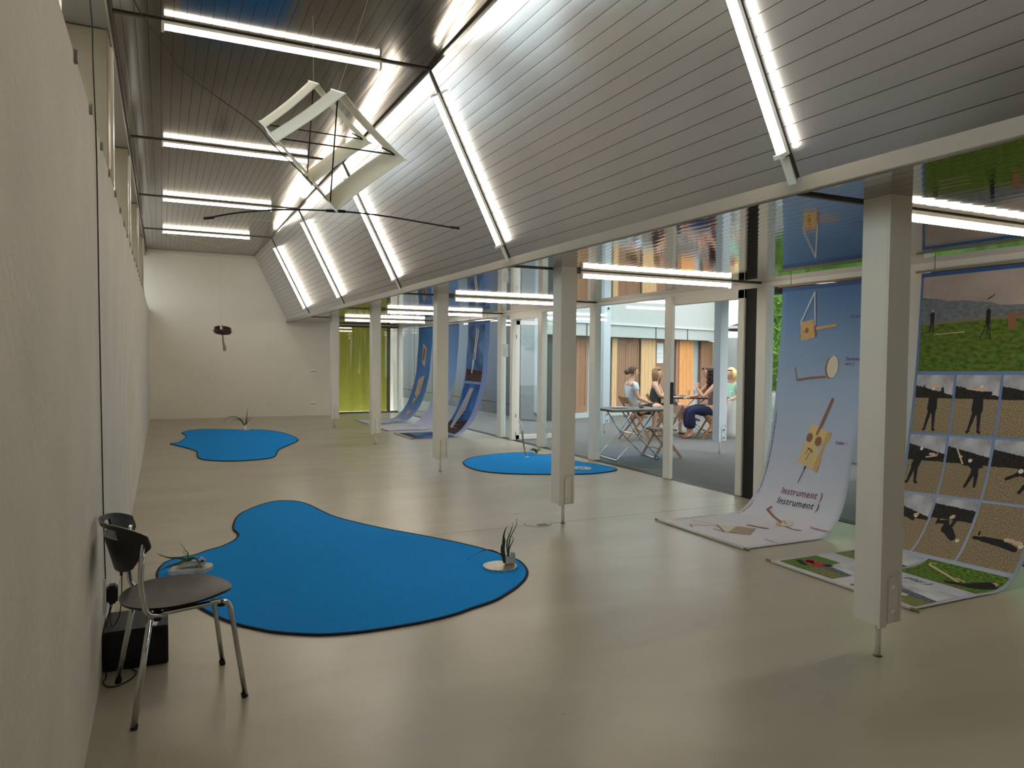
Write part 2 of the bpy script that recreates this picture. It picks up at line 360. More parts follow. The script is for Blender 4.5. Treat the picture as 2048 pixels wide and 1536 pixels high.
MB().tube([(3.6, 20.12, 2.345), (5.75, 20.12, 2.345)], .012).build('curtain_rail', MT['strip'], o, origin=(4.6, 20.1, .03))

# ---------------------------------------------------------------- outside
og = MB().box(XG+.04, 40, -12, 45, -.2, -.012).build('ground', MT['asphalt']); tag(og, kind='structure')
cf = MB().box(6.12, 8.62, -3, 10.1, 2.72, 2.95).box(8.50, 8.66, -3, 10.1, 2.56, 2.72).build('ceiling_canopy', MT['slate']); tag(cf, kind='structure')
sw = MB().box(8.40, 8.75, 16.05, 34, .30, 3.4).build('wall_wing', MT['slate']); tag(sw, kind='structure')
MB().box(8.36, 8.75, 16.05, 34, -.01, .29, .004).build('plinth', MT['slate'], sw)
for i in range(9): MB().box(8.385, 8.41, 16.05+i*2.0, 18.02+i*2.0, .31, 3.3, .004).build('panel', MT['slate'], sw)
# white building opposite
A0 = Vector((10.6, 16.8, 0)); DX = Vector((4.94, 1.63, 0)).normalized(); NX = Vector((DX.y, -DX.x, 0))   # NX points to the viewer
def wp(s, n, z): p = A0+DX*s+NX*n; return (p.x, p.y, z)
def wbox(b, s0, s1, n0, n1, z0, z1):
    return b.hexa([wp(s0, n1, z0), wp(s1, n1, z0), wp(s1, n0, z0), wp(s0, n0, z0), wp(s0, n1, z1), wp(s1, n1, z1), wp(s1, n0, z1), wp(s0, n0, z1)])
bw = wbox(MB(), -2.4, 7.4, -.6, -.1, 0, 2.12); wbox(bw, -2.4, 5.5, -.6, .30, 2.12, 5.0)
bw = bw.build('wall_opposite', MT['outwhite']); tag(bw, kind='structure')
wbox(MB(), -2.4, 6.9, .30, .345, 2.44, 2.47).build('seam_pipe', MT['extcol'], bw)
for s in (-.95, 2.05, 3.65): wbox(MB(), s, s+.035, .30, .31, 2.12, 2.44).build('panel_joint', MT['strip'], bw)
wbox(MB(), -2.4, 2.7, -.1, .06, -.01, .13).build('plinth', MT['outwhite'], bw)
def door_leaf(s0, s1, m, n=4, kind='board', off=0, ins=True, name='wooden_shutter', label='', z0=.14, z1=2.1):
    t = empty(name, wp((s0+s1)/2, off, z0), 0, label=label, cat='shutter')
    L = t.location
    if ins:
        fr = MB(); wbox(fr, s0, s1, off-.04, off-.0, z0, z1); fr.build('leaf', m, t)
        st = MB(); w = .09
        for a, b in ((s0, s0+w), (s1-w, s1)): wbox(st, a, b, off, off+.02, z0, z1)
        wbox(st, s0+w, s1-w, off, off+.02, z1-.14, z1); wbox(st, s0+w, s1-w, off, off+.02, z0, z0+.16)
        st.build('leaf_frame', m, t)
        k = n; iw = (s1-s0-2*w)/k
        for i in range(k): b = MB(); wbox(b, s0+w+i*iw+.004, s0+w+(i+1)*iw-.004, off, off+.010, z0+.16, z1-.14); b.build('board', m, t)
    else:
        iw = (s1-s0)/n
        for i in range(n): b = MB(); wbox(b, s0+i*iw+.004, s0+(i+1)*iw-.004, off, off+.03, z0, z1); b.build('board', m, t)
    return t
shut = [(-1.0, -.55, 'brownwood', 4, True, 'brown framed shutter left of the pale outdoor column behind a glass pane'),
        (-.27, -.10, 'brownwood', 1, False, 'narrow dark brown shutter edge beside the pale outdoor column'),
        (.40, .60, 'lightwood', 2, False, 'narrow light pine shutter strip right of the pale outdoor column'),
        (.61, 1.15, 'brownwood', 4, True, 'left half of wide brown shutter behind the woman with the bun'),
        (1.16, 1.68, 'brownwood', 4, True, 'right half of wide brown shutter behind the woman with the bun'),
        (1.70, 2.38, 'lightwood', 4, False, 'light pine boarded shutter between the two brown ones, between the seated women'),
        (2.40, 3.38, 'brownwood', 6, True, 'brown framed shutter with a white notice pinned to it'),
        (3.42, 3.56, 'brownwood', 1, False, 'dark brown shutter edge right of the sliding door stile'),
        (3.60, 4.36, 'orange', 4, False, 'orange pine boarded shutter behind the far outdoor table'),
        (4.90, 5.55, 'brownwood', 4, True, 'brown framed door leaf with dark knob beyond the curly haired woman'),
        (5.57, 5.72, 'orange', 1, False, 'narrow orange shutter edge beside the near outdoor column')]
for s0, s1, m, n, ins, lb in shut:
    t = door_leaf(s0, s1, MT[m], n, off=.0 if ins else .05, ins=ins, label=lb)
    if s0 == 4.90: MB().ball(wp(4.97, .05, 1.25), .03).build('knob', MT['black'], t)
nt_ = wbox(MB(), 2.52, 2.84, .022, .026, 1.42, 2.0); o = nt_.build('notice', MT['paper'], origin=wp(2.68, .024, 1.42)); tag(o, 'white printed notice sheet pinned on brown shutter outside', 'poster')
for k, (z, h, w) in enumerate(((1.93, .03, .08), (1.84, .05, .1), (1.70, .07, .24), (1.59, .07, .24), (1.50, .02, .1))):
    wbox(MB(), 2.55, 2.55+w, .0265, .028, z-h/2, z+h/2).build('print_block', MT['extcol'], o, origin=wp(2.68, .024, 1.42))
pw = wbox(MB(), 6.2, 6.8, .1, .5, 0, 2.25).build('wall_end', MT['outwhite']); tag(pw, kind='structure')

# columns
def column(x, y, zb, zt, m, name, label, cat, bay_plate=True, hw=.08, group=None):
    t = empty(name, (x, y, 0), 0, label=label, cat=cat, group=group)
    g = .012; b = MB()
    b.box(x-hw, x+hw, y-hw+g, y+hw, zb, zt)
    b.box(x-hw, x-hw+.05, y-hw, y-hw+g+.001, zb-.012, zt).box(x+hw-.02, x+hw, y-hw, y-hw+g+.001, zb+.006, zt)
    b.box(x-hw+.05, x+hw-.02, y-hw, y-hw+g+.001, zb+.27, zt)
    b.build('shaft', m, t)
    px = x+.015; pl = MB(); poly = [(px-.035, zb+.01), (px+.035, zb+.01)]+[(px+.035*math.cos(a), zb+.215+.035*math.sin(a)) for a in [PI*k/8 for k in range(9)]]
    pv = [(X, y-hw-.004, Z) for X, Z in poly]+[(X, y-hw+.011, Z) for X, Z in poly]; n = len(poly)
    pl.add(pv, [tuple(range(n)), tuple(range(2*n-1, n-1, -1))]+[(i, n+i, n+(i+1) % n, (i+1) % n) for i in range(n)]); pl.build('plate', m, t)
    for z in (zb+.06, zb+.19): MB().lathe((px, y-hw-.016, z), [(.0, 0), (.017, 0), (.017, .012)], 6, ax=(0, 1, 0)).build('bolt', m if m == MT['column'] else MT['chrome'], t)
    MB().tube([(x, y-.01, 0), (x, y-.01, zb+.05)], .015, 12).build('rod', m, t, smooth=True)
    MB().lathe((x, y-.01, 0), [(.026, 0), (.018, .006)], 14).build('foot_ring', MT['strip'], t)
    return t
cl = ['white steel column nearest the camera, in front of the banners', 'white steel column in front of the sliding glass door', 'third white steel column, beside the dark photo banner', 'fourth white steel column, in front of the olive curtain', 'farthest white steel column, at the corner of the end wall']
for i in range(5): column(3.385, 2.63+3.3686*i, .19, ZL, MT['column'], 'steel_column', cl[i], 'column', group=None)
el = ['pale grey outdoor column seen through the open sliding door', 'pale grey outdoor column behind the first outdoor table, seen through glass', 'pale grey outdoor column beyond the hinged door', 'pale grey outdoor column outside behind the photo banner', 'pale grey outdoor column outside the nearest window panes']
for i, y in enumerate((9.5, 13.02, 16.0, 6.01, 3.2)):
    t = column(8.32, y, .20, 2.72 if y < 12 else 3.4, MT['extcol'], 'outdoor_column', el[i], 'column')
    MB().lathe((8.335, y-.095, 2.58), [(.0, 0), (.028, 0), (.028, .014)], 12, ax=(0, 1, 0)).build('top_bolt', MT['chrome'], t)

# ---------------------------------------------------------------- tube lights
def tube_light(p0, p1, up, label, group):
    p0 = Vector(p0); p1 = Vector(p1); up = Vector(up).normalized(); d = (p1-p0).normalized()
    t = empty('tube_light', (p0+p1)/2, 0, label=label, cat='light', group=group)
    MB().tube([p0, p1], .019, 12).build('tube', MT['tube'], t, smooth=True)
    MB().bar(p0-d*.02+up*.031, p1+d*.02+up*.031, .034, .022, up).build('housing', MT['white'], t)
    for p, s in ((p0, -1), (p1, 1)): MB().bar(p+d*s*.001-up*.004, p+d*s*.022-up*.004, .044, .052, up).build('end_cap', MT['white'], t)
    return t
ord_ = ['nearest', 'second', 'third', 'fourth', 'farthest']
for i, y in enumerate(BAY[2:6]):
    tube_light((.035, y, ZU-.052), (1.65, y, ZU-.052), (0, 0, 1), ['long tube light above the hanging kite on the high ceiling', 'second tube light on the high ceiling, behind the kite', 'third tube light on the high ceiling', 'tube light on the high ceiling by the white end wall'][i], 'tube lights on the high ceiling')
tube_light((.035, BAY[1], ZU-.052), (1.65, BAY[1], ZU-.052), (0, 0, 1), 'tube light on the high ceiling just above the camera', 'tube lights on the high ceiling')
sd_ = Vector((XCL-XCU, 0, ZCL+.05-ZU)).normalized(); sn = Vector((-sd_.z, 0, sd_.x))*-1
sn = Vector((sd_.z, 0, -sd_.x)); sn = sn if sn.z < 0 else -sn
for i, y in enumerate(BAY[1:6]):
    a = Vector((XCU, y, ZU))+sd_*.23+sn*.05; b = Vector((XCU, y, ZU))+sd_*1.60+sn*.05
    t = tube_light(a, b, -sn, ['%s slanting tube light on the sloped metal ceiling' % w for w in ord_][i], 'tube lights on the sloping ceiling')
    c = b+sd_*.03-sn*.035; e = Vector((XCU, y, ZU))+sd_*1.79+sn*.015
    MB().bar(c+Vector((0, .015, 0)), e+Vector((0, .015, 0)), .05, .012, -sn).build('mounting_plate', MT['frame'], t)
for i, y in enumerate(BAY[1:6]):
    tube_light((3.64, y, ZL-.050), (5.46, y, ZL-.050), (0, 0, 1), ['%s tube light under the low ceiling, by the glass front' % w for w in ord_][i], 'tube lights under the low ceiling')
    MB().box(3.46, 3.62, y-.012, y+.012, ZL-.03, ZL-.012).build('joint_strip', MT['strip'], c_lo)

# ---------------------------------------------------------------- rugs
RUG1 = [(0.121, 13.994), (0.276, 14.258), (0.407, 15.182), (0.345, 15.896), (0.542, 16.355), (0.831, 16.472), (1.445, 16.132), (1.934, 15.84), (2.185, 15.104), (2.255, 13.93), (2.008, 13.186), (1.71, 12.482), (1.529, 11.639), (1.265, 11.413), (0.895, 11.391), (0.584, 11.633), (0.478, 11.997), (0.486, 12.755), (0.347, 13.3), (0.196, 13.731)]
RUG2 = [(-0.041, 5.631), (-0.032, 5.811), (0.012, 5.982), (0.107, 6.085), (0.211, 6.114), (0.32, 6.227), (0.427, 6.315), (0.529, 6.472), (0.578, 6.635), (0.578, 6.768), (0.563, 6.938), (0.603, 7.26), (0.67, 7.53), (0.78, 7.739), (0.914, 7.927), (1.068, 8.063), (1.183, 8.044), (1.29, 7.94), (1.367, 7.708), (1.422, 7.362), (1.479, 7.087), (1.573, 6.835), (1.76, 6.445), (1.973, 6.088), (2.168, 5.747), (2.3, 5.468), (2.351, 5.311), (2.391, 5.18), (2.434, 5.006), (2.424, 4.884), (2.385, 4.745), (2.336, 4.643), (2.26, 4.536), (2.17, 4.44), (2.099, 4.375), (1.902, 4.226), (1.705, 4.144), (1.564, 4.085), (1.377, 4.045), (1.219, 4.033), (1.075, 4.032), (0.933, 4.046), (0.758, 4.097), (0.569, 4.22), (0.475, 4.318), (0.381, 4.437), (0.289, 4.606), (0.222, 4.768), (0.151, 4.943), (0.05, 5.186), (-0.018, 5.422)]
RUG3 = [(3.946, 9.924), (4.042, 10.125), (4.273, 10.426), (4.612, 10.602), (4.971, 10.721), (5.371, 10.657), (5.565, 10.502), (5.572, 10.226), (5.581, 9.508), (5.653, 9.183), (5.725, 8.927), (5.732, 8.666), (5.639, 8.51), (5.438, 8.432), (5.169, 8.393), (4.954, 8.435), (4.639, 8.55), (4.374, 8.672), (4.085, 8.868), (3.902, 9.152), (3.873, 9.532)]
def rug(out, label, seed):
    p = smooth_path([(x, y, 0) for x, y in out], 4, closed=True); q = [(v.x, v.y) for v in p]
    c = (sum(v[0] for v in q)/len(q), sum(v[1] for v in q)/len(q), 0)
    t = empty('rug', c, 0, label=label, cat='rug', group='blue pool-shaped rugs')
    o = MB().prism(q, .001, .010).build('felt', MT['rug'], t)
    bm = bmesh.new(); bm.from_mesh(o.data); bmesh.ops.triangulate(bm, faces=bm.faces, ngon_method='EAR_CLIP'); bm.to_mesh(o.data); bm.free()
    n = len(p); b = MB(); ring = []
    for i in range(n):
        d = (p[(i+1) % n]-p[i-1]).normalized(); nn = Vector((d.y, -d.x, 0)); ring.append((p[i], nn))
    area = sum(q[i][0]*q[(i+1) % n][1]-q[(i+1) % n][0]*q[i][1] for i in range(n))
    sg = 1 if area > 0 else -1; vs = []; m = 6
    for v, nn in ring:
        for k in range(m):
            a = 2*PI*k/m; vs.append((v.x+nn.x*sg*.011*math.cos(a), v.y+nn.y*sg*.011*math.cos(a), .0068+.0068*math.sin(a)))
    b.add(vs, [(i*m+k, i*m+(k+1) % m, ((i+1) % n)*m+(k+1) % m, ((i+1) % n)*m+k) for i in range(n) for k in range(m)])
    b.build('binding', MT['rugedge'], t, smooth=True)
    return t
rug(RUG1, 'blue puddle-shaped rug farthest back, by the white end wall', 1)
rug(RUG2, 'large blue pear-shaped rug in the foreground behind the black chair', 2)
rug(RUG3, 'blue drop-shaped rug by the glass front, behind the second column', 3)

# floor socket lid
t = empty('floor_socket', (3.15, 6.05, 0), 0, label='round floor socket lid flush in the screed beside the second column', cat='socket')
MB().lathe((3.15, 6.05, -.006), [(.128, 0), (.128, .0072)], 40).build('ring_gap', MT['strip'], t)
MB().lathe((3.15, 6.05, -.004), [(.123, 0), (.123, .0062), (.12, .0068)], 40).build('lid', MT['floor'], t)
MB().box(3.12, 3.22, 5.96, 6.02, .002, .0045).build('flap', MT['strip'], t)

# ---------------------------------------------------------------- black chair
cx, cy, rz = .054, 3.655, math.radians(9)
ch = empty('chair', (cx, cy, 0), rz, label='black wooden chair with chrome tube legs, standing against the left wall', cat='chair')
def seatfn(a):
    # local frame: +x forwards
    x = .235*math.cos(a); y = .235*math.sin(a)*(1-.10*math.cos(a)); return x, y
st = MB(); n = 44; rings = [(0, 0), (.35, .0), (.7, .004), (.93, .006), (1., .0)]
vs = []
def zz(x, y, r): return .474+.020*(x/.2)*.35-.012*(1-r*r)-.012*max(0, (x-.12)/.1)**2+.006*(abs(y)/.2)
for r, _ in rings[1:]:
    for k in range(n):
        x, y = seatfn(2*PI*k/n); x *= r; y *= r; vs.append((x, y, zz(x, y, r)))
bot = [(x*.985, y*.985, z-.011) for x, y, z in vs]; c0 = (0, 0, zz(0, 0, 0)); m = len(vs)
V = vs+bot+[c0, (c0[0], 0, c0[2]-.011)]; Fc = []
R_ = len(rings)-1
for i in range(R_-1):
    for k in range(n):
        a, b_, c_, d_ = i*n+k, i*n+(k+1) % n, (i+1)*n+(k+1) % n, (i+1)*n+k
        Fc += [(a, d_, c_, b_), (m+a, m+b_, m+c_, m+d_)]
for k in range(n): Fc += [(2*m, k, (k+1) % n), (2*m+1, m+(k+1) % n, m+k), ((R_-1)*n+k, m+(R_-1)*n+k, m+(R_-1)*n+(k+1) % n, (R_-1)*n+(k+1) % n)]
st.add(V, Fc).build('seat', MT['seatwood'], ch, local=True, smooth=True, clean=True).modifiers.new('es', 'EDGE_SPLIT')
# backrest: wide curved plywood shell, narrower at the bottom
bk = MB()
def backpt(u, v, off=0):
    # u -1..1 across, v 0 bottom..1 top
    ang = u*math.radians(66)*(.62+.38*min(1, v*1.6)); rad = .232+off+.02*v
    x = -.040-rad*math.cos(ang)-.038*v+.03; y = rad*math.sin(ang)*1.0
    z = .615+.218*v - .075*(abs(u)**4)*(v-.45)
    return (x, y, z)
NU, NV = 28, 10
def holef(u, v): return abs(u) < .50 and .80 < v < .93
gv = []
for off in (0, .011):
    for i in range(NU+1):
        for j in range(NV+1):
            u = -1+2*i/NU; v = j/NV
            uu = u*(1-.10*(1-v)**3); gv.append(backpt(uu, v, off))
K = (NU+1)*(NV+1); ff = []
def idx(i, j, s=0): return s*K+i*(NV+1)+j
def cell(i, j): return not (abs(-1+2*(i+.5)/NU) < .52 and j in (7, 8))
for i in range(NU):
    for j in range(NV):
        if cell(i, j):
            ff += [(idx(i, j), idx(i, j+1), idx(i+1, j+1), idx(i+1, j)), (idx(i, j, 1), idx(i+1, j, 1), idx(i+1, j+1, 1), idx(i, j+1, 1))]
            for (a, b_, di, dj) in (((i, j), (i+1, j), 0, -1), ((i+1, j+1), (i, j+1), 0, 1), ((i, j+1), (i, j), -1, 0), ((i+1, j), (i+1, j+1), 1, 0)):
                ni, nj = i+di, j+dj
                if ni < 0 or nj < 0 or ni >= NU or nj >= NV or not cell(ni, nj):
                    ff.append((idx(*a), idx(*b_), idx(*b_, 1), idx(*a, 1)))
bo = bk.add(gv, ff).build('backrest', MT['blackwood'], ch, local=True, smooth=True, clean=True)
md = bo.modifiers.new('es', 'EDGE_SPLIT'); md.split_angle = math.radians(50)
for s in (-1, 1):
    ff_ = Vector((.245, s*.212, 0)); fb = Vector((-.215, s*.262, 0))
    fr = bez_corner([ff_+Vector((0, 0, .012)), (.185, s*.185, .452), (-.13, s*.195, .443)], .05)
    MB().tube(fr, .0115, 12).build('leg', MT['chrome'], ch, local=True, smooth=True)
    MB().tube([fb+Vector((0, 0, .012)), (-.14, s*.205, .446)], .0125, 12).build('leg', MT['chrome'], ch, local=True, smooth=True)
    bs = bez_corner([(-.08, s*.19, .436), (-.160, s*.222, .452), (-.180, s*.212, .60), (-.165, s*.210, .755)], .05)
    MB().tube(bs, .0115, 12).build('back_tube', MT['chrome'], ch, local=True, smooth=True)
    for bx, bz in ((.15, .428), (-.11, .413)): MB().tube([(bx, s*.182, bz), (bx, s*.182, .458)], .016, 10).build('seat_buffer', MT['black'], ch, local=True)
    for p in (ff_, fb): MB().tube([p, p+Vector((-p.x*.02, -p.y*.02, .022))], .0145, 12).build('foot_cap', MT['black'], ch, local=True)

# ---------------------------------------------------------------- speaker, adapter, cables at the wall
sp = empty('speaker', (-.13, 4.19, 0), 0, label='black subwoofer box on the floor behind the chair, by the wall', cat='speaker')
MB().box(-.268, .018, 4.03, 4.35, .0, .195, .006).build('cabinet', MT['black'], sp)
MB().box(-.255, .006, 4.022, 4.031, .012, .183, .003).build('grille', mat('speaker_cloth', (20, 20, 21), .9, bump=.3, bscale=400), sp)
cdm = empty('label_card', (-.06, 4.15, .196), 0, label='white printed label card lying on top of the black speaker box', cat='label')
MB().hexa([(-.085, 4.035, .197), (-.035, 4.035, .197), (.0, 4.30, .197), (-.05, 4.30, .197), (-.085, 4.035, .203), (-.035, 4.035, .203), (.0, 4.30, .203), (-.05, 4.30, .203)]).build('card', MT['paper'], cdm)
pr_ = MB()
random.seed(3)
for r in range(3):
    y = 4.11+r*0
    yy = 4.10
    while yy < 4.24-.03*r:
        L = random.uniform(.004, .012); k = (yy-4.035)/.265*.035
        x0 = -.068+k+r*.014; pr_.hexa([(x0, yy, .2032), (x0+.006, yy, .2032), (x0+.006, yy+L, .2032), (x0, yy+L, .2032), (x0, yy, .2036), (x0+.006, yy, .2036), (x0+.006, yy+L, .2036), (x0, yy+L, .2036)]); yy += L+.003
pr_.build('print', MT['ink'], cdm)
ws = empty('wall_socket', (XL, 4.25, .30), 0, label='white double wall socket low on the left wall behind the chair', cat='socket')
MB().box(XL, XL+.012, 4.18, 4.27, .24, .42, .003).build('plate', MT['white'], ws)
ad = empty('power_adapter', (XL+.03, 4.22, .33), 0, label='black plug-in power adapter in the wall socket behind the chair', cat='adapter')
MB().box(XL+.012, XL+.062, 4.185, 4.26, .285, .375, .01).build('body', MT['black'], ad)
MB().tube([(XL+.03, 4.22, .275), (XL+.03, 4.22, .29)], .006).build('strain_relief', MT['black'], ad)
wcab = [(XL+.004, 3.79, 3.05), (XL+.004, 3.86, 2.85), (XL+.006, 3.97, 2.5), (XL+.006, 4.02, 1.9), (XL+.006, 4.06, 1.5), (XL+.006, 4.13, .9), (XL+.008, 4.17, .55), (XL+.01, 4.19, .40)]
o = MB().tube(smooth_path([(XL-.1, 3.70, 3.9), (XL-.03, 3.74, 3.4)]+wcab, 6), .0032, 6).build('wall_cable', MT['cord'], origin=(XL+.006, 4.19, .4)); tag(o, 'long thin black cable running down the left wall to the socket', 'cable')
o = MB().tube(smooth_path([(XL+.04, 4.22, .285), (XL+.03, 4.16, .25), (-.235, 4.10, .20), (-.20, 4.08, .26), (-.19, 4.12, .40), (-.20, 4.18, .56), (-.19, 4.22, .62)], 6), .0025, 6).build('adapter_cable', MT['cord'], origin=(XL+.03, 4.16, .25)); tag(o, 'thin black cable with inline bulge hanging beside the power adapter', 'cable')
MB().tube([(-.192, 4.135, .44), (-.195, 4.15, .485)], .007, 8).build('inline_filter', MT['black'], o, origin=(XL+.03, 4.16, .25))
o = MB().tube(smooth_path([(XL+.03, 4.21, .28), (XL+.014, 4.10, .18), (XL+.010, 4.0, .06), (XL+.022, 3.97, .006), (-.262, 3.90, .005), (-.235, 3.84, .005), (-.19, 3.84, .005), (-.14, 3.90, .005), (-.125, 3.97, .005), (-.15, 4.02, .006)], 6), .003, 6).build('floor_cable', MT['cord'], origin=(-.2, 3.9, 0)); tag(o, 'thin black cable loop on the floor round the chair leg', 'cable')
for z, nm in ((1.139, 'upper'), (.296, 'lower')):
    t = empty('wall_socket', (3.54, YF, z), 0, label='%s of two white sockets on the far end wall beside the last column' % nm, cat='socket')
    MB().box(3.47, 3.61, YF-.012, YF, z-.07, z+.07, .003).build('plate', MT['white'], t)
    for dx in (-.035, .035): MB().lathe((3.54+dx, YF-.011, z), [(.0, 0), (.022, 0), (.022, -.004), (.0, -.004)], 12, ax=(0, 1, 0)).build('outlet', MT['trim'], t)

# ---------------------------------------------------------------- box kite with bow
K_ = dict(fT=(0.979, 4.562, 3.157), fB=(0.951, 4.66, 2.493), fL=(0.61, 4.67, 2.859), fR=(1.324, 4.495, 2.801), bT=(1.005, 5.506, 3.525), bB=(0.975, 5.604, 2.843), bL=(0.663, 5.601, 3.206), bR=(1.357, 5.435, 3.145))
K_ = {k: Vector(v) for k, v in K_.items()}
kt = empty('box_kite', (.96, 4.9, 2.4), 0, label='cream sailcloth box kite with black rods hanging from the ceiling', cat='kite')
fc = (K_['fT']+K_['fB'])/2; bcn = (K_['bT']+K_['bB'])/2; axv = (bcn-fc)
for pre in 'fb':
    C_ = [K_[pre+q] for q in 'TRBL']; cen = (K_[pre+'T']+K_[pre+'B'])/2
    for i in range(4):
        a, b_ = C_[i], C_[(i+1) % 4]; ha = axv*.23; b = MB(); NN = 10; vs = []
        inn = (cen-(a+b_)/2).normalized()
        for k in range(NN+1):
            t = k/NN; p = a.lerp(b_, t); sag = .020*math.sin(PI*t)
            for w in (-1, -.6, .0, .6, 1): vs.append(p+ha*w+inn*(sag*(1-.55*w*w)))
        V2 = vs+[v+inn*.003 for v in vs]; nv = len(vs); F2 = []
        for k in range(NN):
            for w in range(4):
                q = (k*5+w, (k+1)*5+w, (k+1)*5+w+1, k*5+w+1); F2 += [q, tuple(nv+x for x in reversed(q))]
        F2 += [(k*5, nv+k*5, nv+(k+1)*5, (k+1)*5) for k in range(NN)]+[(k*5+4, (k+1)*5+4, nv+(k+1)*5+4, nv+k*5+4) for k in range(NN)]
        b.add(V2, F2).build('sail', MT['cream'], kt, smooth=True)
    MB().tube([K_[pre+'T'], K_[pre+'B']], .0045, 8).build('spar', MT['cord'], kt); MB().tube([K_[pre+'L'], K_[pre+'R']], .0045, 8).build('spar', MT['cord'], kt)
    r = K_[pre+'R']; MB().tube([r+Vector((-.09, .0, .035)), r, r+Vector((.02, 0, -.02))], .005, 6).build('fitting', MT['cord'], kt)
for q in 'TRBL':
    a = K_['f'+q]-axv*.24; b_ = K_['b'+q]+axv*.24; MB().tube([a, K_['f'+q]+axv*.24], .006, 8).build('longeron', MT['white'], kt); MB().tube([K_['b'+q]-axv*.24, b_], .006, 8).build('longeron', MT['white'], kt)
for q in 'L': MB().tube([K_['f'+q]+axv*.2, K_['b'+q]-axv*.2], .006, 8).build('longeron', MT['white'], kt)
MB().tube(smooth_path([(0.238, 4.683, 2.347), (.42, 4.65, 2.39), (.66, 4.59, 2.419), (0.956, 4.511, 2.424), (1.22, 4.45, 2.41), (1.46, 4.39, 2.38), (1.673, 4.333, 2.351)], 6), .005, 8).build('bow', MT['cord'], kt, smooth=True)
MB().tube([(0.238, 4.683, 2.345), (.9, 4.52, 2.352), (1.673, 4.333, 2.349)], .0014, 6).build('bow_string', MT['thread'], kt)
MB().tube([(.90, 4.525, 2.424), (1.01, 4.498, 2.424)], .009, 8).build('bow_grip', MT['cord'], kt)
for x, y, z, d in ((.238, 4.683, 2.347, 1), (1.673, 4.333, 2.351, -1)): MB().tube([(x-d*.012, y, z-.003*d), (x+d*.045, y-.01*d, z+.006)], .008, 8).build('bow_tip', MT['cord'], kt)
MB().tube([K_['fB'], (.956, 4.511, 2.424)], .006, 6).build('bow_stay', MT['fleshwood'], kt)
MB().tube([K_['fT']-axv*.23+Vector((0, 0, 0)), (.975, 4.4, 3.0)], .001, 4)
top1 = K_['bT']; MB().tube([top1, (1.005, 5.52, 4.005)], .0016, 5).build('hanging_thread', MT['thread'], kt); MB().tube([K_['fT'], (1.30, 5.1, 4.005)], .0016, 5).build('hanging_thread', MT['thread'], kt)
wr_ = MB().tube(smooth_path([(-.15, 5.27, 4.0), (-0.141, 5.252, 3.759), (0.031, 5.158, 3.465), (0.157, 5.091, 3.294), (0.51, 4.8, 2.97), (0.613, 4.69, 2.825), (0.803, 4.647, 2.637), (0.929, 4.582, 2.492)], 6), .0035, 6).build('tether', MT['cord'], kt)

# ---------------------------------------------------------------- hanging drum ring on its stick
ry, rx, rz_ = 15.85, 1.10, 2.04
rg = empty('ring_drum', (rx, ry, 1.62), 0, label='dark round tambourine frame on a wooden stick hanging before the end wall', cat='instrument')
tilt = Vector((.04, -.30, .95)).normalized()
MB().lathe((rx, ry, rz_), [(.148, -.05), (.160, -.05), (.162, .0), (.160, .05), (.148, .05), (.146, 0)], 32, ax=tilt).build('ring', MT['ring'], rg, smooth=False)
bmq = rg.children[0].data; bmm = bmesh.new(); bmm.from_mesh(bmq); bmm.faces.ensure_lookup_table()
caps = [f for f in bmm.faces if len(f.verts) > 8]; bmesh.ops.delete(bmm, geom=caps, context='FACES_ONLY')
nb = 32
bmm.verts.ensure_lookup_table()
for j in range(nb): bmm.faces.new([bmm.verts[5*nb+j], bmm.verts[5*nb+(j+1) % nb], bmm.verts[(j+1) % nb], bmm.verts[j]])
bmm.to_mesh(bmq); bmm.free()
qr = Vector((0, 0, 1)).rotation_difference(tilt)
for k in range(10):
    a = 2*PI*k/10; p = Vector((rx, ry, rz_))+qr @ Vector((.166*math.cos(a), .166*math.sin(a), -.015)); MB().lathe(p, [(.0, -.006), (.022, -.004), (.022, .004), (.0, .006)], 10, ax=tilt).build('jingle', MT['ring'], rg)
MB().tube([(rx-.148, ry, rz_+.002), (rx+.148, ry, rz_+.002)], .008, 6).build('crossbar', MT['fleshwood'], rg)
MB().tube(smooth_path([(rx-.012, ry, 2.15), (rx-.005, ry, 2.02), (rx+.004, ry, 1.90), (rx+.016, ry, 1.78), (rx+.035, ry, 1.70), (rx+.035, ry, 1.625)], 4), [.012, .013, .014, .015, .016, .016, .015, .016, .015, .016, .018, .018, .02, .024, .026, .026, .03, .033, .03, .028, .02], 8).build('stick', MT['fleshwood'], rg, smooth=True)
MB().lathe((rx-.03, ry, 2.06), [(.018, 0), (.022, .03), (.012, .08), (.004, .10)], 10).build('white_cap', MT['cream'], rg)
MB().tube([(rx-.03, ry, 2.15), (1.05, 15.9, 3.695)], .0025, 5).build('hanging_thread', MT['thread'], rg)
th = MB().tube([(.15, 16.2, 3.93), (1.05, 15.9, 3.70), (1.62, 16.2, 3.93)], .004, 5).build('sling_cord', MT['thread'], origin=(1.05, 15.9, 3.7)); tag(th, 'pale cord slung in a V below the farthest high tube light', 'cord')

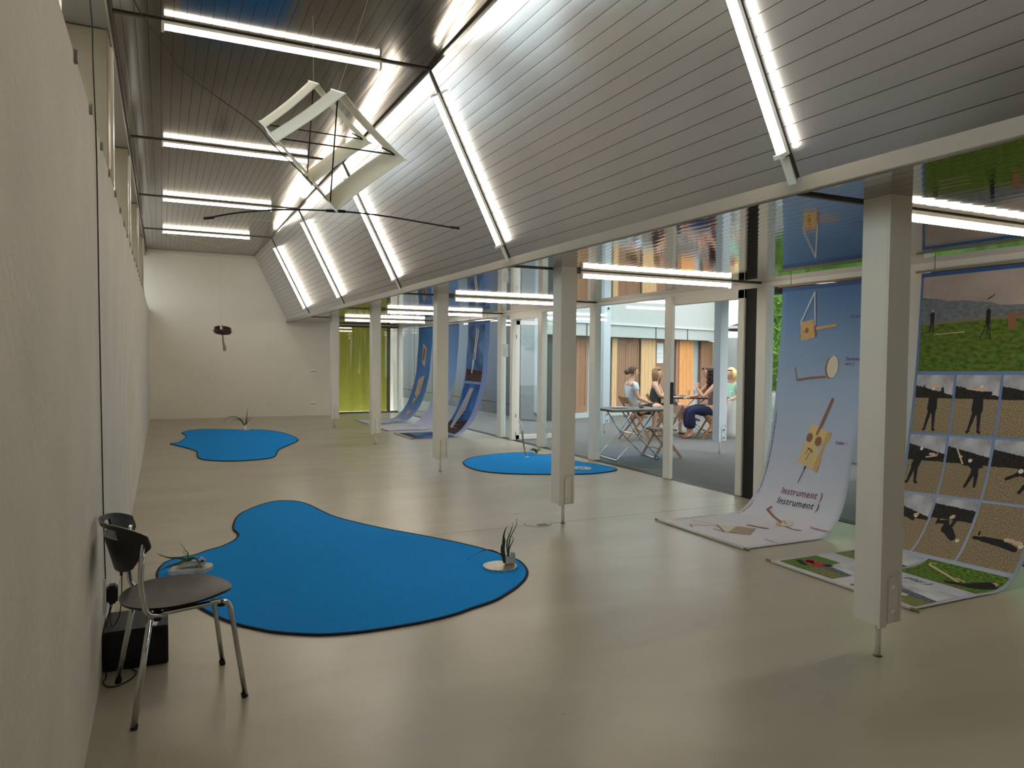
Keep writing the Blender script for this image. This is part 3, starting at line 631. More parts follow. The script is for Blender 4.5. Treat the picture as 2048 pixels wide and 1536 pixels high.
# ---------------------------------------------------------------- trays with plants
def leafblade(b, pts, w, flat=.35):
    P = smooth_path(pts, 5); n = len(P); b.tube(P, [max(.0012, w*(1-(i/(n-1))**1.6)*.5) for i in range(n)], 6)
foil = mat('crumpled_foil', (214, 206, 190), .16, metal=1, bump=1.0, bscale=55)
plm = mat('clear_plate', (196, 192, 184), .25, spec=.6, bump=.5, bscale=60, noise=.2, nscale=40)
def disc(c, r, m, t, h=.012, wob=.03, n=40, z0=.011):
    b = MB(); vs = [(c[0]+r*(1+wob*math.sin(5*a)*random.random())*math.cos(a), c[1]+r*math.sin(a)*(1+wob*math.cos(4*a)*random.random())) for a in [2*PI*k/n for k in range(n)]]
    return b.prism(vs, z0, z0+h).build('plate', m, t)
# tray with upright leaves on the tip of the big rug
p2 = empty('plant_tray', (2.225, 4.86, .011), 0, label='round crinkled foil tray with upright green leaves at the right tip of the rug', cat='plant')
disc((2.225, 4.86), .125, foil, p2, .016, 0)
b = MB(); b.box(2.255, 2.335, 4.845, 4.885, .027, .085, .012); b.box(2.325, 2.345, 4.85, 4.90, .027, .11, .004); b.build('resin_block', MT['crystal'], p2)
b0 = Vector((2.27, 4.865, .06))
for dx, dz, bx, w in ((-.30, .09, -.05, .008), (.03, .25, -.03, .014), (.07, .27, .02, .008), (.10, .30, .05, .006), (.02, .20, .045, .006), (.06, .17, .05, .007), (.0, .17, -.02, .010), (.02, .14, -.045, .016)):
    b = MB(); leafblade(b, [b0+Vector((.03 if bx > 0 else -.005, 0, -.02)), b0+Vector((bx*.6, .0, dz*.45)), b0+Vector((dx*.55+bx*.7 if dx > 0 else dx*.5, .01, dz*.82 if dx > -.1 else dz)), b0+Vector((dx+.0, .02, dz if dx > -.1 else .03))], w*1.6); b.build('leaf', MT['grassblade'], p2, smooth=True)
b = MB(); leafblade(b, [b0+Vector((-.01, 0, .03)), b0+Vector((.0, -.01, -.03)), b0+Vector((.05, -.02, -.03))], .008); b.build('leaf', MT['grassblade'], p2, smooth=True)
# tray behind the chair seat
p1 = empty('plant_tray', (.17, 5.66, .011), 0, label='jagged clear resin tray with grey-green aloe leaves behind the chair seat', cat='plant')
random.seed(5)
b = MB(); vs = [(.17+(.145+.02*random.uniform(-1, 1))*math.cos(a), 5.66+(.11+.02*random.uniform(-1, 1))*math.sin(a)) for a in [2*PI*k/18 for k in range(18)]]
b.prism(vs, .011, .040).build('resin_plate', MT['crystal'], p1)
b = MB().box(.09, .24, 5.63, 5.70, .040, .085, .012); b.box(.22, .27, 5.61, 5.68, .040, .105, .014); b.build('resin_block', MT['crystal'], p1)
MB().box(.235, .258, 5.605, 5.612, .080, .095, .003).build('dark_mark', MT['ring'], p1)
b1 = Vector((.155, 5.66, .10))
for pts, w in (([(0, 0, 0), (-.06, 0, .015), (-.13, 0, .025), (-.20, 0, .065)], .020), ([(0, 0, -.01), (-.05, 0, .01), (-.11, 0, .02), (-.19, 0, .05)], .018), ([(0, 0, 0), (.0, 0, .04), (-.02, 0, .07), (-.05, .0, .12)], .010), ([(-.01, 0, -.01), (-.05, -.01, -.02), (-.13, -.02, -.035), (-.19, -.02, -.06)], .026), ([(0, 0, 0), (.04, -.02, .01), (.07, -.05, -.015), (.085, -.08, -.06)], .020), ([(.01, 0, 0), (.0, 0, .02), (-.03, 0, .05), (-.02, 0, .06)], .006), ([(-.02, .0, 0), (0, 0, -.01), (.03, 0, .0), (.05, -.01, .0)], .034)):
    b = MB(); leafblade(b, [b1+Vector(p) for p in pts], w); b.build('leaf', MT['aloe'], p1, smooth=True)
# grass plant on the far rug
p3 = empty('plant_tray', (1.52, 16.05, .011), 0, label='small pale plate with long arching grass blades on the far rug', cat='plant')
disc((1.52, 16.05), .13, plm, p3, .012, .15); MB().lathe((1.54, 16.05, .02), [(.03, 0), (.02, .05), (.012, .09)], 10).build('holder', MT['white'], p3)
g0 = Vector((1.54, 16.05, .08))
for pts, w in (([(0, 0, 0), (.02, 0, .15), (.04, 0, .28), (.05, 0, .40)], .022), ([(0, 0, 0), (.03, 0, .11), (.07, 0, .19), (.11, 0, .22)], .016), ([(0, 0, 0), (.05, 0, .10), (.12, 0, .16), (.15, 0, .19)], .014), ([(0, 0, 0), (-.08, 0, .12), (-.20, 0, .14), (-.32, 0, .06)], .018), ([(0, 0, 0), (-.08, 0, .14), (-.22, 0, .21), (-.36, 0, .18), (-.43, -.1, .0)], .020), ([(0, 0, 0), (-.05, 0, .05), (-.12, 0, .16), (-.3, 0, .19)], .012)):
    b = MB(); leafblade(b, [g0+Vector(p) for p in pts], w); b.build('leaf', MT['grassblade'], p3, smooth=True)
# things on the rug by the glass
cst = empty('candle_stalk', (5.089, 10.181, .011), 0, label='tall thin pale stalk with white bent tip standing on the rug by the glass', cat='sculpture')
MB().tube(smooth_path([(5.09, 10.181, .012), (5.075, 10.195, .10), (5.060, 10.201, .193), (5.045, 10.21, .30), (5.038, 10.223, .41)], 4), [.012]*4+[.010]*4+[.013]*4+[.014]*4+[.016], 8).build('stalk', MT['rod'], cst, smooth=True)
MB().tube(smooth_path([(5.038, 10.223, .41), (5.036, 10.226, .47), (5.018, 10.235, .53), (4.985, 10.25, .565)], 4), [.017, .019, .02, .021, .022, .022, .022, .022, .02, .018, .016, .014, .008], 8).build('white_tip', MT['white'], cst, smooth=True)
MB().lathe((5.095, 10.16, .011), [(.035, 0), (.03, .008), (.0, .01)], 12).build('wax_foot', MT['cream'], cst)
o = MB().tube(smooth_path([(5.704, 10.523, .02), (5.700, 10.53, .15), (5.662, 10.553, .292), (5.554, 10.614, .551), (5.408, 10.691, .737), (5.269, 10.763, .874)], 5), .0045, 6).build('thin_rod', MT['thread'], origin=(5.70, 10.52, .0)); tag(o, 'thin pale curved rod leaning up from the rug by the glass', 'rod')
p4 = empty('plant_tray', (5.47, 10.38, .011), 0, label='small clear plate with low green leaves at the back edge of the rug', cat='plant')
disc((5.47, 10.38), .14, plm, p4, .018, .15)
for k in range(9):
    a = 2.3+k*.33; b = MB(); leafblade(b, [(5.40, 10.42, .035), (5.40+.06*math.cos(a), 10.42+.06*math.sin(a), .07+.015*(k % 3)), (5.40+.13*math.cos(a), 10.42+.13*math.sin(a), .05+.02*(k % 2))], .022); b.build('leaf', MT['aloe'] if k % 2 else MT['leafd'], p4, smooth=True)
p5 = empty('resin_disc', (5.27, 8.79, .011), 0, label='thin grey translucent disc lying on the rug near the second column', cat='plate')
disc((5.27, 8.79), .13, plm, p5, .012, .1); MB().box(5.20, 5.30, 8.76, 8.80, .023, .035, .004).build('chip', MT['crystal'], p5)
o = MB().box(XG-.025, XG-.018, 12.62, 12.86, 1.56, 1.80).build('notice', MT['paper'], origin=(XG-.02, 12.74, 1.56)); tag(o, 'pale paper notice taped to the glass beside the hinged door', 'poster')
MB().box(XG-.0265, XG-.0255, 12.66, 12.82, 1.66, 1.70).box(XG-.0265, XG-.0255, 12.66, 12.82, 1.60, 1.64).build('print', MT['extcol'], o, origin=(XG-.02, 12.74, 1.56))
# ---------------------------------------------------------------- hanging banners
class Banner:
    def __init__(s, far, near, yf, yn):
        def pf(pts):
            q = smooth_path([(x, 0, z) for x, z in pts], 12); a = [0]
            for i in range(1, len(q)): a.append(a[-1]+(q[i]-q[i-1]).length)
            return q, a
        s.F = pf(far); s.N = pf(near); s.y = (yf, yn); s.L = (s.F[1][-1]+s.N[1][-1])/2; s.Wd = abs(yf-yn)
    def _ev(s, P, t):
        q, a = P; tt = max(0, min(1, t/s.L))*a[-1]; lo = 0; hi = len(a)-1
        while hi-lo > 1:
            m = (lo+hi)//2
            if a[m] <= tt: lo = m
            else: hi = m
        k = (tt-a[lo])/max(1e-9, a[hi]-a[lo]); return q[lo].lerp(q[hi], k)
    def P(s, u, t):
        p = s._ev(s.F, t)*(1-u)+s._ev(s.N, t)*u; p.y = s.y[0]*(1-u)+s.y[1]*u; return p
    def Q(s, u, t, off):
        a = s.P(u, t-.01); b = s.P(u, t+.01); d = (b-a).normalized(); n = Vector((d.z, 0, -d.x))
        if n.x > 0 and abs(n.x) > abs(n.z): n = -n
        if n.z < 0 and abs(n.z) >= abs(n.x): n = -n
        return s.P(u, t)+n*off
INST = ([(5.79, 2.29), (5.785, 1.9), (5.756, 1.55), (5.72, 1.13), (5.656, .72), (5.576, .41), (5.467, .19), (5.351, .06), (5.22, .012), (5.0, .01), (4.6, .01), (4.275, .01)],
        [(5.78, 2.29), (5.75, 1.9), (5.70, 1.55), (5.62, 1.13), (5.501, .76), (5.459, .54), (5.40, .3), (5.32, .14), (5.22, .045), (5.12, .012), (4.88, .01), (4.6, .01), (4.275, .01)])
PHOT = ([(5.83, 2.29), (5.809, 1.9), (5.778, 1.43), (5.722, .96), (5.66, .6), (5.56, .33), (5.42, .13), (5.28, .035), (5.1, .01), (4.7, .01), (4.2, .01)],
        [(5.82, 2.29), (5.78, 1.6), (5.68, 1.0), (5.52, .55), (5.36, .25), (5.24, .09), (5.08, .012), (4.85, .01), (4.5, .01), (4.2, .01)])
FARP = [(5.79, 2.27), (5.785, 1.9), (5.756, 1.55), (5.72, 1.13), (5.62, .72), (5.5, .41), (5.35, .19), (5.2, .06), (5.05, .012), (4.9, .01), (4.6, .01), (4.22, .01)]
def uvmesh(name, m, parent, fn, nu, nv, thick=0, fn2=None):
    """grid mesh with UV = (u, v up)"""
    org = parent.location
    vs = [fn(i/nu, j/nv)-org for i in range(nu+1) for j in range(nv+1)]
    fs = [(i*(nv+1)+j, i*(nv+1)+j+1, (i+1)*(nv+1)+j+1, (i+1)*(nv+1)+j) for i in range(nu) for j in range(nv)]
    uv = [(i/nu, 1-j/nv) for i in range(nu+1) for j in range(nv+1)]
    if fn2:
        n = len(vs); vs += [fn2(i/nu, j/nv)-org for i in range(nu+1) for j in range(nv+1)]; uv += uv
        fs += [tuple(n+k for k in reversed(f)) for f in fs]
        w = nv+1
        for j in range(nv): fs += [(j, n+j, n+j+1, j+1), (nu*w+j, nu*w+j+1, n+nu*w+j+1, n+nu*w+j)]
        for i in range(nu): fs += [(i*w, (i+1)*w, n+(i+1)*w, n+i*w), (i*w+nv, n+i*w+nv, n+(i+1)*w+nv, (i+1)*w+nv)]
    me = bpy.data.meshes.new(name); me.from_pydata([tuple(v) for v in vs], [], fs); L = me.uv_layers.new()
    for lp in me.loops: L.data[lp.index].uv = uv[lp.vertex_index]
    me.polygons.foreach_set('use_smooth', [True]*len(me.polygons)); me.materials.append(m)
    o = bpy.data.objects.new(name, me); COL.objects.link(o); o.parent = parent; return o
def uvramp(name, stops, rough=.75, transl=.18, axis='Y', noise=.02):
    m = mat(name, (200, 200, 200), rough, spec=.3); nt = m.node_tree; b = nt.nodes['Principled BSDF']
    uv = nt.nodes.new('ShaderNodeUVMap'); sp_ = nt.nodes.new('ShaderNodeSeparateXYZ'); nt.links.new(uv.outputs[0], sp_.inputs[0])
    r = nt.nodes.new('ShaderNodeValToRGB'); e = r.color_ramp.elements
    while len(e) < len(stops): e.new(.5)
    for k, (p, c) in enumerate(stops): e[k].position = p; e[k].color = (*lin(c), 1)
    nt.links.new(sp_.outputs[axis], r.inputs[0]); nt.links.new(r.outputs[0], b.inputs['Base Color'])
    if transl:
        t = nt.nodes.new('ShaderNodeBsdfTranslucent'); mx = nt.nodes.new('ShaderNodeMixShader'); mx.inputs[0].default_value = transl
        nt.links.new(r.outputs[0], t.inputs[0]); nt.links.new(b.outputs[0], mx.inputs[1]); nt.links.new(t.outputs[0], mx.inputs[2]); nt.links.new(mx.outputs[0], nt.nodes['Material Output'].inputs[0])
    return m
MT['ban_i'] = uvramp('instrument_banner_print', [(0, (238, 236, 240)), (.28, (230, 230, 240)), (.5, (200, 210, 230)), (.72, (164, 188, 220)), (.9, (118, 158, 206)), (1, (90, 136, 192))])
MT['ban_p'] = uvramp('photo_banner_ground', [(0, (224, 224, 230)), (.22, (206, 210, 224)), (.6, (140, 166, 206)), (1, (84, 124, 184))])
MT['ban_a'] = uvramp('blue_banner_print', [(0, (226, 226, 240)), (.2, (186, 196, 228)), (.45, (98, 142, 204)), (1, (70, 124, 190))])
MT['ban_b'] = uvramp('lilac_banner_print', [(0, (232, 228, 244)), (.3, (214, 216, 242)), (.6, (146, 180, 228)), (1, (98, 156, 220))])
MT['ban_c'] = uvramp('dark_banner_ground', [(0, (214, 218, 236)), (.5, (150, 172, 222)), (1, (96, 134, 200))])

def photo_mat(name, hor, sky, hill, grass, hillh, ns=3, dots=None, gscale=30, grass2=None, rag=.05, ragscale=20):
    """a printed landscape photograph: sky, ragged dark skyline, meadow"""
    m = mat(name, (200, 200, 200), .75, spec=.3); nt = m.node_tree; b = nt.nodes['Principled BSDF']; L = nt.links; N = nt.nodes.new
    uv = N('ShaderNodeUVMap'); sp_ = N('ShaderNodeSeparateXYZ'); L.new(uv.outputs[0], sp_.inputs[0])
    def noise(sc, det=4, vec=None, strx=1):
        mp = N('ShaderNodeMapping'); mp.inputs['Scale'].default_value = (strx, 1, 1); L.new(uv.outputs[0], mp.inputs[0]); n = N('ShaderNodeTexNoise'); n.inputs['Scale'].default_value = sc; n.inputs['Detail'].default_value = det; L.new(mp.outputs[0], n.inputs[0]); return n.outputs['Fac']
    def ramp(fac, c1, c2, a=.35, z=.65):
        r = N('ShaderNodeValToRGB'); r.color_ramp.elements[0].position = a; r.color_ramp.elements[1].position = z
        r.color_ramp.elements[0].color = (*lin(c1), 1); r.color_ramp.elements[1].color = (*lin(c2), 1); L.new(fac, r.inputs[0]); return r.outputs[0]
    def math_(op, a, bb):
        n = N('ShaderNodeMath'); n.operation = op
        for k, x in enumerate((a, bb)):
            if isinstance(x, (int, float)): n.inputs[k].default_value = x
            else: L.new(x, n.inputs[k])
        return n.outputs[0]
    def mix(f, a, bb):
        n = N('ShaderNodeMix'); n.data_type = 'RGBA'; L.new(f, n.inputs[0]); L.new(a, n.inputs[6]); L.new(bb, n.inputs[7]); return n.outputs[2]
    y = sp_.outputs['Y']; x = sp_.outputs['X']
    skyc = ramp(noise(2.5, 3), *sky)
    hillc = ramp(noise(25), *hill); gr = ramp(noise(gscale, 6, strx=.7), grass, grass2 or tuple(min(255, int(c*1.5)) for c in grass))
    # skyline: v < hor + hillh*(1-x*slope)+ noise
    edge = math_('ADD', math_('ADD', hor, math_('MULTIPLY', math_('SUBTRACT', 1.0, math_('MULTIPLY', x, hillh[1])), hillh[0])), math_('MULTIPLY', math_('SUBTRACT', noise(ragscale, 3), .5), rag))
    ishill = math_('LESS_THAN', y, edge); isg = math_('LESS_THAN', y, math_('ADD', hor, math_('MULTIPLY', math_('SUBTRACT', noise(4), .5), .03)))
    c = mix(ishill, skyc, hillc); c = mix(isg, c, gr)
    if dots:
        v = N('ShaderNodeTexVoronoi'); v.inputs['Scale'].default_value = 46; L.new(uv.outputs[0], v.inputs[0]); dd = math_('MULTIPLY', math_('LESS_THAN', v.outputs['Distance'], .075), math_('LESS_THAN', y, hor-.08))
        dc = N('ShaderNodeRGB'); dc.outputs[0].default_value = (*lin(dots), 1); c = mix(dd, c, dc.outputs[0])
    L.new(c, b.inputs['Base Color']); return m
DRY = dict(sky=((150, 152, 162), (206, 208, 216)), hill=((26, 26, 26), (58, 52, 46)), grass=(116, 100, 76), grass2=(176, 158, 128), gscale=55)
MT['ph_meadow'] = photo_mat('print_meadow', .52, ((158, 150, 148), (182, 172, 168)), ((96, 108, 118), (122, 132, 140)), (66, 92, 30), (.26, .75), dots=(226, 214, 110), grass2=(104, 130, 48), rag=.10, ragscale=4)
MT['ph_dry1'] = photo_mat('print_field_walk', .60, hillh=(.22, .75), **DRY)
MT['ph_dry2'] = photo_mat('print_field_bend', .56, hillh=(.28, .5), **DRY)
MT['ph_dry3'] = photo_mat('print_field_lie', .66, hillh=(.24, .2), **DRY)
MT['ph_dry0'] = photo_mat('print_dry_ground', 1.4, hillh=(.0, .2), **DRY)
MT['ph_green'] = photo_mat('print_green_field', 1.4, ((150, 160, 170), (200, 205, 210)), ((40, 40, 40), (70, 70, 60)), (44, 72, 20), (.1, .2), grass2=(120, 158, 60))
MT['ph_lake'] = photo_mat('print_snowy_shore', .35, ((170, 176, 186), (214, 216, 222)), ((60, 70, 84), (120, 130, 140)), (96, 98, 50), (.35, .6), grass2=(150, 146, 90))
MT['ph_night'] = photo_mat('print_night_sky', .12, ((28, 56, 108), (96, 140, 196)), ((40, 24, 26), (70, 48, 44)), (34, 22, 24), (.10, .3), grass2=(92, 76, 66), rag=.05, ragscale=6)
MT['ph_blue'] = photo_mat('print_blue_sky', .16, ((20, 62, 132), (60, 120, 190)), ((34, 26, 34), (60, 44, 50)), (36, 22, 26), (.12, -.5), grass2=(80, 56, 50), rag=.1, ragscale=5)
MT['fig'] = mat('print_dark_figure', (22, 23, 28), .75); MT['figskin'] = mat('print_skin', (206, 162, 140), .75); MT['fighair'] = mat('print_white_hair', (226, 222, 214), .75)
MT['figred'] = mat('print_red', (200, 40, 72), .75); MT['smoke'] = mat('print_pale_smoke', (214, 216, 226), .75); MT['figwood'] = mat('print_pale_wood', (214, 190, 160), .75)

def banner(prof, yf, yn, m, label, rodlen=None):
    B = Banner(prof[0], prof[1], yf, yn)
    t = empty('banner', (4.27, (yf+yn)/2, 0), 0, label=label, cat='banner', group='printed banners curving onto the floor'); B.e = t
    uvmesh('fabric', m, t, lambda u, v: B.P(u, v*B.L), 16, 90, fn2=lambda u, v: B.Q(u, v*B.L, -.0015))
    uvmesh('top_hem', MT['bluetrim'], t, lambda u, v: B.Q(u, v*.045-.004, .002), 16, 2)
    xe = B.P(.5, B.L).x
    MB().tube([(xe-.008, yn-.045, .013), (xe-.008, yf+.045, .013)], .0095, 10).build('floor_rod', MT['rod'], t, smooth=True)
    MB().tube([(xe-.008, yn+.01, .013), (xe-.008, yf-.01, .013)], .0125, 10).build('rod_sleeve', MT['hem'], t, smooth=True)
    xt = B.P(.5, 0).x
    MB().tube([(xt, yn-.05, 2.305), (xt, yf+.05, 2.305)], .010, 10).build('top_rod', MT['rod'], t, smooth=True)
    for u in (.1, .9): MB().tube([(xt, yn+(yf-yn)*u, 2.30), (xt, yn+(yf-yn)*u, ZL-.002)], .003, 6).build('hanger', MT['strip'], t)
    return B
def patch(B, name, m, u0, t0, u1, t1, off=.0022):
    return uvmesh(name, m, B.e, lambda u, v: B.Q(u0+(u1-u0)*u, t0+(t1-t0)*v, off), 6, 12)
def poly(B, name, m, pts, off=.0040):
    """flat printed polygon, points (u,t); cut into a small fan"""
    c = (sum(p[0] for p in pts)/len(pts), sum(p[1] for p in pts)/len(pts)); b = MB(); n = len(pts)
    vs = [B.Q(*c, off)]+[B.Q(*p, off) for p in pts]; b.add(vs, [(0, 1+(i+1) % n, 1+i) for i in range(n)]); return b.build(name, m, B.e)
def ell(cu_, ct, ru, rt, n=20, rot=0):
    return [(cu_+ru*math.cos(a)*math.cos(rot)-ru*math.sin(a)*math.sin(rot)*0, ct+rt*math.sin(a)+ru*0) for a in [2*PI*k/n for k in range(n)]]
def strokes(B, name, m, segs, box, off=.0036):
    """tapered strokes in a unit picture (x right, y up) laid on the banner box u0,t0,u1,t1"""
    u0, t0, u1, t1 = box; b = MB(); asp = abs((t1-t0)/((u1-u0)*B.Wd))
    def mp(x, y): return B.Q(u0+(u1-u0)*x, t1-(t1-t0)*y, off)
    for sg in segs:
        x0, y0, x1, y1, w0 = sg[:5]; w1 = sg[5] if len(sg) > 5 else w0
        dx, dy = x1-x0, (y1-y0)*asp; L = math.hypot(dx, dy) or 1e-6; nx, ny = -dy/L, dx/L; dxn, dyn = dx/L, dy/L
        k = 5; pts = []
        for e, (cx_, cy_, w, sgn) in enumerate(((x0, y0, w0, -1), (x1, y1, w1, 1))):
            for q in range(k+1):
                a = (-PI/2+PI*q/k); c_, s_ = math.cos(a), math.sin(a)
                pts.append((cx_+(dxn*sgn*c_+nx*s_*sgn*-1)*w/2, cy_+(dyn*sgn*c_+ny*s_*sgn*-1)*w/2/asp))
        n = len(pts); base = [mp((x0+x1)/2, (y0+y1)/2)]+[mp(*p) for p in pts]
        b.add(base, [(0, 1+i, 1+(i+1) % n) for i in range(n)])
    return b.build(name, m, B.e)
def text(B, txt, m, u, t, size, vert=False, off=.0036, shear=0, name='lettering', space=1.0):
    cu_ = bpy.data.curves.new('t', 'FONT'); cu_.body = txt; cu_.size = size; cu_.shear = shear; cu_.space_character = space
    o = bpy.data.objects.new('t', cu_); COL.objects.link(o); dg = bpy.context.evaluated_depsgraph_get(); me = bpy.data.meshes.new_from_object(o.evaluated_get(dg))
    vs = [v.co.copy() for v in me.vertices]; fs = [tuple(p.vertices) for p in me.polygons]
    bpy.data.objects.remove(o); bpy.data.curves.remove(cu_)
    if vert: V = [B.Q(u-v.y/B.Wd, t-v.x, off) for v in vs]
    else: V = [B.Q(u+v.x/B.Wd, t-v.y, off) for v in vs]
    r = MB().add(V, fs).build(name, m, B.e); bpy.data.meshes.remove(me); return r

# --- near banner with printed instruments
B = banner(INST, 5.70, 4.545, MT['ban_i'], 'tall banner printed with wooden instruments, blue above fading to white on the floor')
poly(B, 'printed_guitar_box', MT['ply'], [(.225, .365), (.37, .34), (.40, .52), (.25, .55)])
poly(B, 'printed_guitar_side', MT['plydark'], [(.37, .34), (.385, .345), (.415, .51), (.40, .52)], .0045)
poly(B, 'printed_sound_hole', MT['plydark'], ell(.305, .447, .020, .028), .0048)
BX = (0, 0, 1, 1.0)
def line(B, name, m, pts, w, off=.0050):
    segs = [(pts[i][0], 1-pts[i][1]/B.L, pts[i+1][0], 1-pts[i+1][1]/B.L, w) for i in range(len(pts)-1)]
    return strokes(B, name, m, segs, (0, 0, 1, B.L), off)
line(B, 'printed_strap', MT['strap'], [(.232, .36), (.37, .075), (.392, .40)], .012)
line(B, 'printed_neck', MT['ply'], [(.41, .432), (.61, .412)], .026)
line(B, 'printed_strings', MT['plydark'], [(.25, .458), (.29, .45)], .006)
poly(B, 'printed_drum_rim', MT['plydark'], ell(.608, .815, .060, .105)); poly(B, 'printed_drum_skin', MT['hide'], ell(.625, .812, .058, .105), .0048)
line(B, 'printed_arm', MT['plydark'], [(.56, .905), (.40, .915), (.25, .936)], .017); line(B, 'printed_peg', MT['plydark'], [(.245, .93), (.212, .812)], .010)
poly(B, 'printed_cello_side', MT['ply'], [(.68, 1.425), (.735, 1.445), (.65, 1.83), (.595, 1.80)], .0036)
poly(B, 'printed_cello_front', mat('printed_pale_plywood', (214, 190, 132), .7), [(.49, 1.363), (.69, 1.43), (.605, 1.80), (.41, 1.746)], .0042)
line(B, 'printed_neck', MT['plydark'], [(.575, 1.46), (.67, 1.12)], .026)
for c in ((.50, 1.50), (.605, 1.53)):
    poly(B, 'printed_sound_hole', MT['plydark'], ell(c[0], c[1], .036, .046), .0050)
line(B, 'printed_string', MT['ink'], [(.49, 1.66), (.52, 1.60), (.56, 1.62), (.53, 1.66), (.50, 1.72)], .005); line(B, 'printed_bridge', MT['ink'], [(.50, 1.60), (.57, 1.64)], .006)
line(B, 'printed_spike', MT['ink'], [(.51, 1.79), (.468, 1.945)], .006); line(B, 'printed_spike_tip', MT['ink'], [(.512, 1.78), (.505, 1.805)], .014)
text(B, 'Instrument )', MT['inkred'], .31, 2.075, .100, space=1.06); text(B, 'Instrument )', MT['ink'], .31, 2.180, .100, space=1.06)
text(B, 'Cellair )', MT['inkred'], .795, 1.545, .045); text(B, 'Tambourair )', MT['inkred'], .80, 2.385, .042); text(B, 'Guitair )', MT['inkred'], .745, .352, .045)
text(B, 'Tambourair\nvert. )', MT['inkred'], .745, .752, .045)
text(B, 'The ground instrument receives and sends the sounds )', MT['ink'], .050, 2.12, .0385, vert=True); text(B, 'den die Klänge )', MT['inkred'], .050, 2.45, .0385, vert=True)
text(B, 'Der Boden empfängt und sendet', MT['inkred'], .050, 3.20, .0385, vert=True)
line(B, 'printed_arm', MT['plydark'], [(.285, 2.235), (.26, 2.27), (.40, 2.35), (.52, 2.40)], .018); line(B, 'printed_arm', MT['plydark'], [(.60, 2.45), (.70, 2.475), (.77, 2.452)], .013)
poly(B, 'printed_drum_rim', MT['ply'], ell(.555, 2.42, .055, .062)); poly(B, 'printed_drum_skin', MT['hide'], ell(.585, 2.405, .050, .060), .0048); line(B, 'printed_peg', MT['plydark'], [(.56, 2.42), (.60, 2.385)], .008)
poly(B, 'printed_box', mat('printed_brown_panel', (168, 146, 122), .7), [(.57, 3.09), (.44, 2.86), (.56, 2.76), (.70, 2.98)]); poly(B, 'printed_box_light', MT['hide'], [(.44, 2.86), (.35, 3.0), (.43, 3.13), (.57, 3.09)], .0042)
line(B, 'printed_foot', MT['ink'], [(.34, 2.99), (.55, 3.12)], .010); line(B, 'printed_foot', MT['ink'], [(.36, 3.0), (.25, 3.22), (.32, 3.26)], .008); line(B, 'printed_foot', MT['ink'], [(.34, 2.99), (.12, 3.09)], .005); line(B, 'printed_foot', MT['plydark'], [(.44, 2.72), (.52, 2.70), (.60, 2.66)], .022)
text(B, 'Windair )', MT['ink'], .84, 2.985, .04)
# --- near banner with photographs
B = banner(PHOT, 4.184, 3.007, MT['ban_p'], 'wide banner of landscape photographs beside the nearest column, running onto the floor')
patch(B, 'printed_photo', MT['ph_meadow'], .02, .035, .975, .815)
MBX = (.02, .035, .975, .815)
cols = ((.02, .298), (.315, .610), (.628, .975)); rows = ((.847, 1.322), (1.345, 1.815), (1.838, 2.34))
mm = [['ph_dry1']*3, ['ph_dry2']*3, ['ph_dry1', 'ph_dry3', 'ph_dry0']]
for r_, (t0, t1) in enumerate(rows):
    for c_, (u0, u1) in enumerate(cols): patch(B, 'printed_photo', MT[mm[r_][c_]], u0, t0, u1, t1)
# small people and tripod in the meadow picture
strokes(B, 'printed_figure', MT['fig'], [(.088, .60, .088, .52, .034, .03), (.082, .52, .076, .41, .014, .01), (.096, .52, .10, .41, .014, .01), (.07, .59, .10, .56, .012)], MBX)
strokes(B, 'printed_head', MT['figskin'], [(.088, .625, .088, .632, .018)], MBX)
strokes(B, 'printed_tripod', MT['fig'], [(.50, .60, .50, .48, .030), (.495, .48, .45, .32, .006), (.50, .48, .50, .36, .006), (.505, .48, .525, .31, .006), (.52, .745, .49, .72, .008), (.49, .72, .535, .76, .006)], MBX)
strokes(B, 'printed_hut', MT['plydark'], [(.66, .54, .66, .44, .05), (.635, .55, .72, .55, .014), (.73, .56, .76, .56, .03)], MBX)
strokes(B, 'printed_board', MT['figwood'], [(.12, .385, .34, .40, .006)], MBX)
strokes(B, 'printed_wall', mat('print_stone_wall', (120, 118, 104), .8), [(.02, .50, .45, .53, .025), (.45, .53, .9, .53, .025)], MBX, .0030)
def man(box, segs, head, extra=()):
    strokes(B, 'printed_man', MT['fig'], segs, box); strokes(B, 'printed_hair', MT['fighair'], [(*head, head[0]+.01, head[1]+.005, .085)], box, .0046)
    if extra: strokes(B, 'printed_instrument', MT['figwood'], extra, box, .0050)
def bx(c, r): return (cols[c][0], rows[r][0], cols[c][1], rows[r][1])
body = [(.50, .66, .50, .42, .22, .26), (.45, .38, .36, .10, .10, .06), (.55, .38, .58, .10, .10, .06), (.36, .07, .33, .05, .07), (.58, .07, .61, .05, .07)]
man(bx(0, 0), body+[(.42, .68, .26, .72, .09), (.26, .72, .24, .80, .07), (.60, .68, .74, .70, .09), (.74, .70, .72, .78, .07)], (.48, .76), [(.26, .80, .72, .79, .03), (.46, .83, .60, .83, .09)])
man(bx(1, 0), [(x0+.06, y0, x1+.06, y1, *w) for x0, y0, x1, y1, *w in body]+[(.46, .70, .36, .73, .08), (.66, .70, .82, .70, .08)], (.60, .80), [(.28, .77, .62, .74, .035), (.28, .77, .27, .82, .03), (.50, .76, .70, .77, .07)])
man(bx(2, 0), [(x0+.30, y0, x1+.30, y1, *w) for x0, y0, x1, y1, *w in body], (.80, .76))
man(bx(0, 1), [(.36, .66, .24, .46, .20, .22), (.22, .46, .12, .20, .11, .07), (.28, .44, .32, .20, .11, .07), (.12, .18, .07, .15, .07), (.32, .18, .37, .16, .07), (.38, .64, .52, .60, .08)], (.36, .76), [(.52, .62, .80, .66, .035), (.62, .68, .74, .68, .06), (.80, .66, .82, .70, .03)])
